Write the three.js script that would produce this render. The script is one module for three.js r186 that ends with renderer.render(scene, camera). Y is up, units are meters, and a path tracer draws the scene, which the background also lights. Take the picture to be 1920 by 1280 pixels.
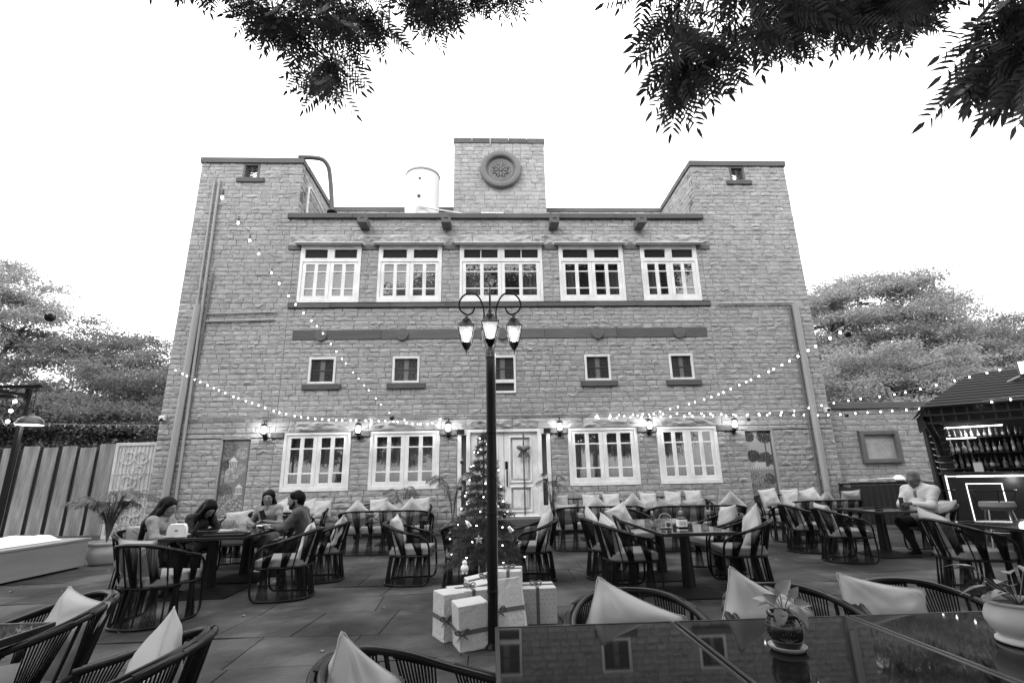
import * as THREE from 'three';
import { mergeGeometries, mergeVertices } from 'three/addons/utils/BufferGeometryUtils.js';
import { RoundedBoxGeometry } from 'three/addons/geometries/RoundedBoxGeometry.js';
import { MarchingCubes } from 'three/addons/objects/MarchingCubes.js';

// ---------------------------------------------------------------- camera, sky, sun, exposure
const scene = new THREE.Scene();
const CAM_H = 1.33, PI = Math.PI;
const camera = new THREE.PerspectiveCamera(68.78, 1024 / 682, 0.05, 400);
const RIGHT = new THREE.Vector3(0.99905, -0.01974, 0.03877), UP = new THREE.Vector3(0.00885, 0.9647, 0.26319), BACK = new THREE.Vector3(-0.0426, -0.2626, 0.96396);
camera.position.set(0, CAM_H, 0);
camera.up.copy(UP);
camera.lookAt(camera.position.clone().sub(BACK));
const SKY = { top: 2.3, low: 1.55 };
{
  const W = 128, H = 64, d = new Float32Array(W * H * 4);
  for (let j = 0; j < H; j++) for (let i = 0; i < W; i++) {
    const el = (j + 0.5) / H * 2 - 1, k = (j * W + i) * 4;
    const v = el > 0 ? SKY.low + (SKY.top - SKY.low) * Math.pow(Math.sin(el * PI / 2), 0.6) : 0.25;
    d[k] = d[k + 1] = d[k + 2] = v; d[k + 3] = 1;
  }
  const t = new THREE.DataTexture(d, W, H, THREE.RGBAFormat, THREE.FloatType);
  t.mapping = THREE.EquirectangularReflectionMapping; t.magFilter = THREE.LinearFilter; t.minFilter = THREE.LinearFilter; t.needsUpdate = true;
  scene.background = t; scene.environment = t;
}
const sun = new THREE.DirectionalLight(0xffffff, 0.9);
sun.position.set(-22, 30, 15); sun.target.position.set(0, 0, -8); sun.castShadow = true; sun.shadow.radius = 26;
sun.shadow.mapSize.set(2048, 2048);
Object.assign(sun.shadow.camera, { left: -30, right: 30, top: 30, bottom: -30, near: 1, far: 90 });
scene.add(sun, sun.target);
const EXPOSURE = 1.45;

// ---------------------------------------------------------------- helpers
function rngOf(seed) { let a = seed >>> 0; return () => { a = (a + 0x6d2b79f5) | 0; let t = Math.imul(a ^ (a >>> 15), 1 | a); t = (t + Math.imul(t ^ (t >>> 7), 61 | t)) ^ t; return ((t ^ (t >>> 14)) >>> 0) / 4294967296; }; }
const V = (x, y, z) => new THREE.Vector3(x, y, z);
const lerp = (a, b, t) => a + (b - a) * t, clamp = (x, a, b) => Math.min(b, Math.max(a, x));
const used = new Map();
const numbered = (n) => { const k = used.get(n) || 0; used.set(n, k + 1); return k ? n + '_' + String(k).padStart(3, '0') : n; };
function tag(o, label, category, group, kind) {
  if (label) o.userData.label = label;
  if (category) o.userData.category = category;
  if (group) o.userData.group = group;
  if (kind) o.userData.kind = kind;
  return o;
}
function thing(name, label, category, pos, turn = 0, group) {
  const o = new THREE.Group(); o.name = numbered(name); o.position.set(...pos); o.rotation.y = turn; scene.add(o);
  return tag(o, label, category, group);
}
function mesh(name, geo, mat, parent = scene) {
  const m = new THREE.Mesh(Array.isArray(geo) ? merge(geo) : geo, mat); m.castShadow = m.receiveShadow = true;
  m.name = parent === scene ? numbered(name) : name; parent.add(m); return m;
}
function merge(list) {
  const gs = list.map((g) => (g.index ? g.toNonIndexed() : g));
  const col = gs.some((g) => g.attributes.color);
  for (const g of gs) {
    if (!g.attributes.uv) g.setAttribute('uv', new THREE.BufferAttribute(new Float32Array(g.attributes.position.count * 2), 2));
    for (const k of Object.keys(g.attributes)) if (!['position', 'normal', 'uv', 'color'].includes(k)) g.deleteAttribute(k);
    if (col && !g.attributes.color) g.setAttribute('color', new THREE.BufferAttribute(new Float32Array(g.attributes.position.count * 3).fill(1), 3));
    g.morphAttributes = {};
  }
  return gs.length === 1 ? gs[0] : mergeGeometries(gs);
}
const mtx = (p = [0, 0, 0], r = [0, 0, 0], s = [1, 1, 1]) => new THREE.Matrix4().compose(V(...p), new THREE.Quaternion().setFromEuler(new THREE.Euler(...r)), typeof s === 'number' ? V(s, s, s) : V(...s));
const put = (g, p, r, s) => g.applyMatrix4(mtx(p, r, s));
const box = (w, h, d, x = 0, y = 0, z = 0) => new THREE.BoxGeometry(w, h, d).translate(x, y, z);
const rbox = (w, h, d, r = 0.01, x = 0, y = 0, z = 0, s = 1) => new RoundedBoxGeometry(w, h, d, s, Math.min(r, w / 2.01, h / 2.01, d / 2.01)).translate(x, y, z);
const bx = (x0, x1, y0, y1, z0, z1, r = 0) => (r ? rbox(x1 - x0, y1 - y0, z1 - z0, r, (x0 + x1) / 2, (y0 + y1) / 2, (z0 + z1) / 2) : box(x1 - x0, y1 - y0, z1 - z0, (x0 + x1) / 2, (y0 + y1) / 2, (z0 + z1) / 2));
function tube(pts, r, seg = 24, rad = 6, closed = false) {
  const c = new THREE.CatmullRomCurve3(pts.map((p) => (p.isVector3 ? p : V(...p))), closed, 'centripetal');
  const g = new THREE.TubeGeometry(c, seg, r, rad, closed);
  if (closed) return g;
  return g;
}
function rod(a, b, r0, r1 = r0, rad = 6) {
  a = a.isVector3 ? a : V(...a); b = b.isVector3 ? b : V(...b);
  const d = b.clone().sub(a), L = d.length(), g = new THREE.CylinderGeometry(r1, r0, L, rad, 1);
  g.translate(0, L / 2, 0); g.applyQuaternion(new THREE.Quaternion().setFromUnitVectors(V(0, 1, 0), d.normalize())); return g.translate(a.x, a.y, a.z);
}
const lathe = (pts, seg = 20) => new THREE.LatheGeometry(pts.map((p) => new THREE.Vector2(p[0], p[1])), seg);
const sph = (r, x = 0, y = 0, z = 0, w = 10, h = 8) => new THREE.SphereGeometry(r, w, h).translate(x, y, z);
function plate(x0, x1, y0, y1, holes, depth, bevel = 0.004) { // a board with rectangular holes, front at z = 0
  const R = (a, b, c, d, S) => { S.moveTo(a, c); S.lineTo(b, c); S.lineTo(b, d); S.lineTo(a, d); S.closePath(); return S; };
  const s = R(x0 + bevel, x1 - bevel, y0 + bevel, y1 - bevel, new THREE.Shape());
  for (const [a, b, c, d] of holes) s.holes.push(R(a - bevel, b + bevel, c - bevel, d + bevel, new THREE.Path()));
  const g = new THREE.ExtrudeGeometry(s, { depth: depth - 2 * bevel, bevelEnabled: bevel > 0, bevelThickness: bevel, bevelSize: bevel, bevelSegments: 1 });
  return g.translate(0, 0, -depth + bevel);
}
function paint(g, v) { const n = g.attributes.position.count, a = new Float32Array(n * 3); for (let i = 0; i < n; i++) a[i * 3] = a[i * 3 + 1] = a[i * 3 + 2] = v; g.setAttribute('color', new THREE.BufferAttribute(a, 3)); return g; }
function at(x, y, d) { // a point seen at pixel x, y of the 1920 x 1280 frame, at depth d along -z
  const r = RIGHT.clone().multiplyScalar((x - 960) / 935).addScaledVector(UP, -(y - 640) / 935).sub(BACK);
  return r.multiplyScalar(-d / r.z).add(V(0, CAM_H, 0));
}

// ---------------------------------------------------------------- textures and materials
const hash2 = (x, y, s) => { let h = Math.imul(x, 374761393) + Math.imul(y, 668265263) + Math.imul(s, 974634777); h = Math.imul(h ^ (h >>> 13), 1274126177); return ((h ^ (h >>> 16)) >>> 0) / 4294967296; };
function vnoise(x, y, per, s) {
  const ix = Math.floor(x), iy = Math.floor(y), fx = x - ix, fy = y - iy, u = fx * fx * (3 - 2 * fx), v = fy * fy * (3 - 2 * fy), m = (a) => ((a % per) + per) % per;
  return lerp(lerp(hash2(m(ix), m(iy), s), hash2(m(ix + 1), m(iy), s), u), lerp(hash2(m(ix), m(iy + 1), s), hash2(m(ix + 1), m(iy + 1), s), u), v);
}
function fbm(u, v, base, oct, s, gain = 0.5) { let a = 1, t = 0, n = 0, f = base; for (let i = 0; i < oct; i++) { t += a * vnoise(u * f, v * f, f, s + i); n += a; a *= gain; f *= 2; } return t / n; }
function tex(size, fn, repeat = 1, color = false) {
  const d = new Uint8Array(size * size * 4);
  for (let j = 0; j < size; j++) for (let i = 0; i < size; i++) { const v = clamp(fn(i / size, j / size), 0, 1) * 255, k = (j * size + i) * 4; d[k] = d[k + 1] = d[k + 2] = v; d[k + 3] = 255; }
  const t = new THREE.DataTexture(d, size, size); t.wrapS = t.wrapT = THREE.RepeatWrapping; t.magFilter = THREE.LinearFilter; t.minFilter = THREE.LinearMipmapLinearFilter; t.repeat.set(repeat, repeat);
  if (color) t.colorSpace = THREE.SRGBColorSpace; t.needsUpdate = true; return t;
}
const rep = (t, r, r2 = r) => { const c = t.clone(); c.repeat.set(r, r2); c.needsUpdate = true; return c; };
const nStone = tex(512, (u, v) => 0.5 + (fbm(u, v, 8, 6, 3, 0.62) - 0.5) * 1.5);
const cStone = tex(512, (u, v) => 0.86 + (fbm(u, v, 4, 6, 11, 0.6) - 0.5) * 0.3, 1, true);
const nFine = tex(256, (u, v) => fbm(u, v, 32, 3, 21));
const cFloor = tex(1024, (u, v) => { const a = fbm(u, v, 3, 7, 31, 0.58), b = fbm(u, v, 7, 5, 37, 0.6); return 0.74 + (a - 0.5) * 1.25 + Math.max(0, b - 0.6) * 1.1; }, 1, true);
const rFloor = tex(512, (u, v) => 0.52 + (fbm(u, v, 5, 5, 41) - 0.5) * 0.7);
const nWeave = tex(256, (u, v) => 0.5 + 0.25 * Math.sin(u * PI * 128) * Math.cos(v * PI * 128) + (fbm(u, v, 16, 3, 51) - 0.5) * 0.5);
const nWrinkle = tex(256, (u, v) => 0.5 + (fbm(u, v, 3, 3, 61) - 0.5) * 0.9 + (1 - Math.abs(fbm(u, v, 4, 2, 65) - 0.5) * 6) * 0.12);
const nCrumple = tex(256, (u, v) => { let a = 0; for (let i = 0; i < 3; i++) a += Math.abs(fbm(u, v, 5 << i, 2, 67 + i) - 0.5) / (1 + i); return a * 1.6; });
const cWood = tex(512, (u, v) => 0.8 + (fbm(u * 1, v, 4, 5, 71, 0.6) - 0.5) * 0.5 + (vnoise(u * 64, v * 4, 64, 77) - 0.5) * 0.12, 1, true);
const cDirt = tex(512, (u, v) => 0.92 + (fbm(u, v, 4, 6, 81, 0.6) - 0.5) * 0.28, 1, true);
const cDry = tex(512, (u, v) => 0.9 + (fbm(u, v, 6, 5, 91, 0.65) - 0.5) * 0.35, 1, true);
const grey = (v) => new THREE.Color().setRGB(v, v, v);
const M = {};
const mat = (name, v, rough = 0.8, extra = {}) => (M[name] = new THREE.MeshStandardMaterial({ color: grey(v), roughness: rough, name, ...extra }));
mat('mortar', 0.11, 0.95);
mat('stuccoBody', 0.28, 0.95, { map: rep(cStone, 0.5), bumpMap: rep(nStone, 0.7), bumpScale: 0.02 });
const STONES = [0.465, 0.48, 0.495, 0.51, 0.485].map((v, i) => mat('stone' + i, v, 0.92, { map: cStone, bumpMap: rep(nStone, 1.6), bumpScale: 0.007 }));
mat('stoneMix', 1, 0.92, { vertexColors: true, map: cStone, bumpMap: rep(nStone, 1.6), bumpScale: 0.007 });
mat('darkStone', 0.13, 0.85, { map: rep(cStone, 0.8), bumpMap: rep(nStone, 2), bumpScale: 0.004 });
mat('carved', 0.24, 0.85, { map: rep(cStone, 0.8), bumpMap: rep(nStone, 2), bumpScale: 0.003 }); mat('carved2', 0.28, 0.85, { map: rep(cStone, 0.8) });
mat('darkStone2', 0.16, 0.85, { map: rep(cStone, 0.8), bumpMap: rep(nStone, 2), bumpScale: 0.004 });
mat('white', 0.85, 0.45, { map: rep(cDirt, 0.8), bumpMap: rep(nFine, 3), bumpScale: 0.0006 });
mat('whiteShade', 0.72, 0.55);
mat('curtain', 0.5, 0.9); mat('curtainDark', 0.1, 0.9); mat('interior', 0.03, 0.9);
mat('pipeGrey', 0.3, 0.55); mat('pipeDark', 0.12, 0.5);
mat('tank', 0.72, 0.4);
const dull = (name, v, rough, spec) => (M[name] = new THREE.MeshPhysicalMaterial({ color: grey(v), roughness: rough, specularIntensity: spec, name }));
dull('black', 0.008, 0.45, 0.4); dull('blackRail', 0.007, 0.36, 0.4); dull('cord', 0.008, 0.6, 0.3); dull('blackMatte', 0.009, 0.75, 0.35); dull('transom', 0.012, 0.25, 0.25);
mat('seat', 0.2, 0.95, { bumpMap: rep(nWeave, 3), bumpScale: 0.001 });
mat('pillow', 0.4, 0.95, { bumpMap: nWrinkle, bumpScale: 0.012 });
mat('pillow2', 0.34, 0.95, { bumpMap: rep(nWrinkle, 1.3), bumpScale: 0.012 });
mat('pillowGrey', 0.3, 0.95, { bumpMap: nWrinkle, bumpScale: 0.012 });
M.tableGlass = new THREE.MeshPhysicalMaterial({ color: grey(0.008), roughness: 0.03, ior: 1.5, specularIntensity: 0.17, name: 'tableGlass' });
dull('tableRim', 0.012, 0.3, 0.6);
mat('ground', 0.05, 0.95, { map: rep(cFloor, 0.25) });
const FLAGS = [0.055, 0.068, 0.078, 0.095].map((v, i) => M['flag' + i] = new THREE.MeshPhysicalMaterial({ color: grey(v), roughness: 0.8, specularIntensity: 0.5, name: 'flag' + i, map: rep(cFloor, 0.45), bumpMap: rep(nStone, 0.8), bumpScale: 0.008 }));
mat('flagMix', 1, 0.8, { vertexColors: true, map: rep(cFloor, 0.45), bumpMap: rep(nStone, 0.8), bumpScale: 0.006 });
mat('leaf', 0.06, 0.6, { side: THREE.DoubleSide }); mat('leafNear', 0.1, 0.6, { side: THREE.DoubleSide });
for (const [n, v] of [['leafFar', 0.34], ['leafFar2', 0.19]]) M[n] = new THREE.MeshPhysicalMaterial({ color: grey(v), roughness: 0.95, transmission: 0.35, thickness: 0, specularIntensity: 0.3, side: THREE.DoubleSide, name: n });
mat('leafPale', 0.2, 0.45, { side: THREE.DoubleSide }); mat('leafPalm', 0.09, 0.5, { side: THREE.DoubleSide });
mat('pineNeedle', 0.065, 0.7, { side: THREE.DoubleSide });
mat('bark', 0.07, 0.95, { bumpMap: rep(nStone, 2), bumpScale: 0.02 });
mat('twig', 0.04, 0.9); mat('dryLeaf', 0.16, 0.8, { side: THREE.DoubleSide });
mat('pot', 0.5, 0.6, { map: cDirt }); mat('potDark', 0.014, 0.18); mat('potLine', 0.12, 0.3);
mat('soil', 0.04, 1);
mat('wood', 0.33, 0.8, { map: cWood, bumpMap: rep(nStone, 1), bumpScale: 0.004 });
mat('wood2', 0.07, 0.8, { map: cWood, bumpMap: rep(nStone, 1), bumpScale: 0.004 }); mat('wood3', 0.36, 0.8, { map: cWood });
 mat('ribbon', 0.1, 0.4); mat('gold', 0.45, 0.3, { metalness: 0.6 });
mat('skin', 0.17, 0.6); mat('skinDark', 0.1, 0.6); dull('hair', 0.004, 0.5, 0.3); mat('hairGrey', 0.1, 0.7);
mat('cloth', 0.3, 0.9); mat('steel', 0.4, 0.25, { metalness: 0.9 }); mat('bauble', 0.03, 0.12); mat('silver', 0.6, 0.2, { metalness: 0.8 });
mat('paper', 0.8, 0.7); mat('barDark', 0.01, 0.6); mat('leather', 0.12, 0.5);
M.pane = new THREE.MeshPhysicalMaterial({ color: grey(0.9), roughness: 0.01, transmission: 1, thickness: 0, ior: 1.75, name: 'pane' });
M.lampGlass = new THREE.MeshPhysicalMaterial({ color: grey(0.95), roughness: 0.12, transmission: 1, thickness: 0, ior: 1.45, name: 'lampGlass' });
M.drink = new THREE.MeshPhysicalMaterial({ color: grey(0.95), roughness: 0.02, transmission: 1, thickness: 0, ior: 1.45, name: 'drink' });
M.bottleGlass = new THREE.MeshPhysicalMaterial({ color: grey(0.12), roughness: 0.06, ior: 1.6, name: 'bottleGlass' });
M.bottlePale = new THREE.MeshPhysicalMaterial({ color: grey(0.45), roughness: 0.08, ior: 1.6, name: 'bottlePale' });
const glow = (name, v, c = 0.9) => (M[name] = new THREE.MeshStandardMaterial({ color: grey(c), emissive: grey(1), emissiveIntensity: v, roughness: 0.5, name }));
glow('bulb', 14); glow('lantern', 6); glow('led', 5); glow('fairy', 12); glow('signGlow', 3); glow('pendantGlow', 2.2); glow('dimPanel', 0.9);
// ---------------------------------------------------------------- ground
const HZ = new THREE.Vector3();
function seen(x, y, z) { // pixel size per metre squared at a point, 0 outside the frame
  HZ.set(x, y - CAM_H, z); const d = -HZ.dot(BACK); if (d < 0.3) return 0;
  const px = HZ.dot(RIGHT) / d * 935, py = HZ.dot(UP) / d * 935;
  return Math.abs(px) > 1010 || Math.abs(py) > 690 ? 0 : 1 / (d * d);
}
function slab(poly, y0, y1, bev = 0.005) {
  const n = poly.length, c = poly.reduce((a, p) => [a[0] + p[0] / n, a[1] + p[1] / n], [0, 0]), pos = [], uv = [];
  const inn = poly.map((p) => { const dx = c[0] - p[0], dz = c[1] - p[1], l = Math.hypot(dx, dz); return [p[0] + dx / l * bev * 1.4, p[1] + dz / l * bev * 1.4]; });
  const tri = (...q) => { for (const [x, y, z] of q) { pos.push(x, y, z); uv.push(x, z); } };
  for (let i = 0; i < n; i++) {
    const j = (i + 1) % n, a = poly[i], b = poly[j], A = inn[i], B = inn[j];
    tri([c[0], y1, c[1]], [B[0], y1, B[1]], [A[0], y1, A[1]]);
    tri([A[0], y1, A[1]], [B[0], y1, B[1]], [b[0], y1 - bev * 0.7, b[1]]); tri([A[0], y1, A[1]], [b[0], y1 - bev * 0.7, b[1]], [a[0], y1 - bev * 0.7, a[1]]);
    tri([a[0], y1 - bev * 0.7, a[1]], [b[0], y1 - bev * 0.7, b[1]], [b[0], y0, b[1]]); tri([a[0], y1 - bev * 0.7, a[1]], [b[0], y0, b[1]], [a[0], y0, a[1]]);
  }
  const g = new THREE.BufferGeometry(); g.setAttribute('position', new THREE.Float32BufferAttribute(pos, 3)); g.setAttribute('uv', new THREE.Float32BufferAttribute(uv, 2)); g.computeVertexNormals(); return g;
}
const ground = mesh('ground', new THREE.PlaneGeometry(500, 500).rotateX(-PI / 2).translate(0, -0.022, 0), M.ground); tag(ground, null, null, null, 'structure');
{
  const uvA = ground.geometry.attributes.uv; for (let i = 0; i < uvA.count; i++) uvA.setXY(i, uvA.getX(i) * 500, uvA.getY(i) * 500);
  const R = rngOf(5), list = [], wob = (x, z, k) => (vnoise(x * 1.7 + 50, z * 1.7 + 50, 999, k) - 0.5) * 0.24;
  for (let z = 2.2, row = 0; z > -16.5; row++) {
    const dz = 0.45 + R() * 0.5; let x = -14 + R() * 0.8;
    while (x < 14) {
      const w = 0.55 + R() * 0.75, j = 0.0035;
      const P = [[x + j, z - j], [x + w - j, z - j], [x + w - j, z - dz + j], [x + j, z - dz + j]].map(([a, b]) => [a + wob(a, b, 1) * (Math.abs(b) < 99 ? 0.5 : 1), b + wob(a, b, 2)]);
      if (z - dz / 2 > -13.25 || x > 9.3) list.push({ P, s: seen(x + w / 2, 0, z - dz / 2) * w * dz * Math.max(0.02, 1 / Math.hypot(x, z)), h: R(), t: R() });
      x += w;
    }
    z -= dz;
  }
  list.sort((a, b) => b.s - a.s);
  const rest = [];
  list.forEach((f, i) => {
    const g = slab(f.P, -0.02, (f.h - 0.5) * 0.005);
    if (i < 295) mesh('flagstone', g, FLAGS[Math.floor(f.t * 4)], ground);
    else rest.push(paint(g, 0.055 + f.t * 0.035));
  });
  tag(mesh('flagstones', rest, M.flagMix, ground), null, null, null, 'stuff');
}

{ // dry leaves and litter on the paving
  const R = rngOf(17), g = []; for (let i = 0; i < 90; i++) { const s = 0.02 + R() * 0.03, q = new THREE.BufferGeometry(), b = 0.3 + R() * 0.4; q.setAttribute('position', new THREE.Float32BufferAttribute([0, 0.004, -s, s * b, 0.008 + R() * 0.01, 0, 0, 0.004, s, 0, 0.004, -s, 0, 0.004, s, -s * b, 0.006 + R() * 0.012, 0], 3)); q.computeVertexNormals(); const z = -2.6 - R() * R() * 10; g.push(q.rotateY(R() * 7).translate((R() - 0.5) * 2.1 * -z, 0.001, z)); }
  tag(mesh('fallen_leaves', g, M.dryLeaf), 'small dry leaves scattered over the grey paving', 'leaves', null, 'stuff');
}
// ---------------------------------------------------------------- stone building
const FZ = -13.3;                                   // plane of the stone faces
const building = thing('stone_building', 'grey rough stone three storey house with twin corner towers behind the tables', 'building', [0.34, 0, FZ]);
building.position.set(0, 0, 0);
const bpart = (n, g, m, p = building) => mesh(n, g, m, p);
function rock(R, w, h, d, amp, nx, ny) { // one rock faced stone, lower left corner at the origin, margin at z = 0, body behind it
  const X = [], pos = [], uv = [], k = R() * 9, tiltX = (R() - 0.5) * 0.6, tiltY = (R() - 0.35) * 0.9;
  for (let j = 0; j <= ny; j++) for (let i = 0; i <= nx; i++) {
    const u = i / nx, v = j / ny, edge = i === 0 || j === 0 || i === nx || j === ny;
    const jx = edge ? 0 : (R() - 0.5) * 0.7 / nx, jy = edge ? 0 : (R() - 0.5) * 0.7 / ny;
    X.push([(u + jx) * w, (v + jy) * h, edge ? 0 : amp * clamp(0.45 + tiltX * (u - 0.5) + tiltY * (v - 0.5) + (R() - 0.5) * 0.9, 0.02, 1.15)]);
  }
  const tri = (...q) => { for (const p of q) { pos.push(...p); uv.push(p[0] + k, p[1] + k * 1.7 + p[2]); } };
  for (let j = 0; j < ny; j++) for (let i = 0; i < nx; i++) {
    const a = X[j * (nx + 1) + i], b = X[j * (nx + 1) + i + 1], c = X[(j + 1) * (nx + 1) + i + 1], e = X[(j + 1) * (nx + 1) + i];
    if (R() < 0.5) { tri(a, b, c); tri(a, c, e); } else { tri(a, b, e); tri(b, c, e); }
  }
  for (const [a, b] of [[[0, 0], [w, 0]], [[w, 0], [w, h]], [[w, h], [0, h]], [[0, h], [0, 0]]]) { tri([...a, 0], [...a, -d], [...b, -d]); tri([...a, 0], [...b, -d], [...b, 0]); }
  const g = new THREE.BufferGeometry(); g.setAttribute('position', new THREE.Float32BufferAttribute(pos, 3)); g.setAttribute('uv', new THREE.Float32BufferAttribute(uv, 2)); g.computeVertexNormals(); return g;
}
// lay courses of stones over a rectangle that leaves the given openings free; returns stones in the wall's own plane
function courses(R, x0, x1, y0, y1, skip, hgt, wMin, wMax) {
  const ys = [...new Set([y0, y1, ...skip.flatMap((s) => [s[2], s[3]])])].filter((y) => y >= y0 - 1e-6 && y <= y1 + 1e-6).sort((a, b) => a - b), out = [];
  for (let k = 0; k + 1 < ys.length; k++) {
    const a = ys[k], b = ys[k + 1]; if (b - a < 0.03) continue;
    const n = Math.max(1, Math.round((b - a) / hgt)), dh = (b - a) / n;
    for (let r = 0; r < n; r++) {
      const ya = a + r * dh, yb = ya + dh, ym = (ya + yb) / 2;
      let spans = [[x0, x1]];
      for (const s of skip) if (ym > s[2] && ym < s[3]) spans = spans.flatMap(([p, q]) => (s[1] <= p || s[0] >= q ? [[p, q]] : [[p, Math.min(q, s[0])], [Math.max(p, s[1]), q]].filter(([u, v]) => v - u > 0.04)));
      for (const [p, q] of spans) {
        let x = p;
        while (x < q - 1e-4) { let w = wMin + R() * R() * (wMax - wMin) + R() * 0.1; if (x === p) w *= 0.5 + R() * 0.5; if (q - x - w < wMin * 0.7) w = q - x; out.push([x, ya, Math.min(w, q - x), dh]); x += w; }
      }
    }
  }
  return out;
}
const stoneVariants = (() => { const R = rngOf(77); return Array.from({ length: 14 }, () => rock(R, 1, 1, 1, 1, 5, 3)); })();
// build the stones of one wall face: the largest in view as single meshes, the rest joined
function layStones(face, parent, seed, single) {
  const R = rngOf(seed), rest = [], all = [];
  for (const f of face) for (const [x, y, w, h] of f.stones) {
    const p = V(x + w / 2, y + h / 2, 0).applyMatrix4(f.m); all.push({ f, x, y, w, h, s: seen(p.x, p.y, p.z) * w * h * f.face });
  }
  all.sort((a, b) => b.s - a.s);
  const J = 0.005;
  all.forEach((q, i) => {
    const amp = (0.008 + R() * R() * 0.027) * (q.f.amp || 1), out = (R() - 0.5) * 0.012;
    if (i < single) {
      const m = mesh('stone', stoneVariants[Math.floor(R() * 14)], STONES[Math.floor(R() * 5)], parent);
      m.applyMatrix4(new THREE.Matrix4().multiplyMatrices(q.f.m, mtx([q.x + J, q.y + J, out], [0, 0, 0], [q.w - 2 * J, q.h - 2 * J, 1]).multiply(mtx([0, 0, 0], [0, 0, 0], [1, 1, amp])).multiply(mtx([0, 0, 0]))));
    } else {
      const g = rock(R, q.w - 2 * J, q.h - 2 * J, 0.05, amp, q.w > 0.34 ? 5 : 4, 3);
      g.translate(q.x + J, q.y + J, out); g.applyMatrix4(q.f.m); rest.push(paint(g, (0.45 + R() * 0.05) * (1 + (fbm(q.x * 0.05 + 3, q.y * 0.035 + 3, 8, 3, 19) - 0.5) * 0.3)));
    }
  });
  if (rest.length) tag(mesh('stonework', rest, M.stoneMix, parent), null, null, null, 'stuff');
}
const BX0 = -8.56, BX1 = 9.24, TL = -5.6, TR = 6.25, TOP = 10.55, PAR = 8.7;
const upperWin = [[-5.4, -3.68], [-3.2, -1.38], [-0.88, 1.52], [1.99, 3.9], [4.4, 6.1]], groundWin = [[-5.36, -3.64], [-3.16, -1.35], [2.01, 3.87], [4.39, 6.03]];
const smallWin = [[-4.89, -4.17], [-2.66, -1.93], [-0.06, 0.68], [2.57, 3.29], [4.93, 5.61]];
const openings = [
  ...upperWin.map(([a, b]) => [a, b, 6.12, 7.86]), ...groundWin.map(([a, b]) => [a, b, 1.08, 2.55]),
  ...smallWin.map(([a, b], i) => [a, b, i === 2 ? 3.51 : 3.82, 4.55]), [-0.9, 1.55, 0.34, 2.56],
];
const jali = [[-7.33, -6.85, 10.05, 10.55], [7.47, 7.94, 10.05, 10.55]];
const solid = [...openings,
  [-5.86, 6.42, PAR, 8.86], [-5.77, 6.51, 7.86, 8.2], [-5.77, 6.51, 7.72, 7.86], [-5.61, 6.32, 5.95, 6.12], [-5.4, 6.11, 5.04, 5.32],
  [-5.1, 6.2, 2.56, 2.84], [-5.24, 6.42, 2.42, 2.56], ...smallWin.filter((_, i) => i !== 2).map(([a, b]) => [a - 0.13, b + 0.16, 3.67, 3.82]),
  [-6.93, -6.2, 0.5, 2.44], [6.8, 7.56, 0.5, 2.44], ...jali, [-7.48, -6.68, 9.9, 10.05], [7.33, 8.09, 9.9, 10.05], [-1.02, 1.67, 0, 0.34]];
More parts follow.
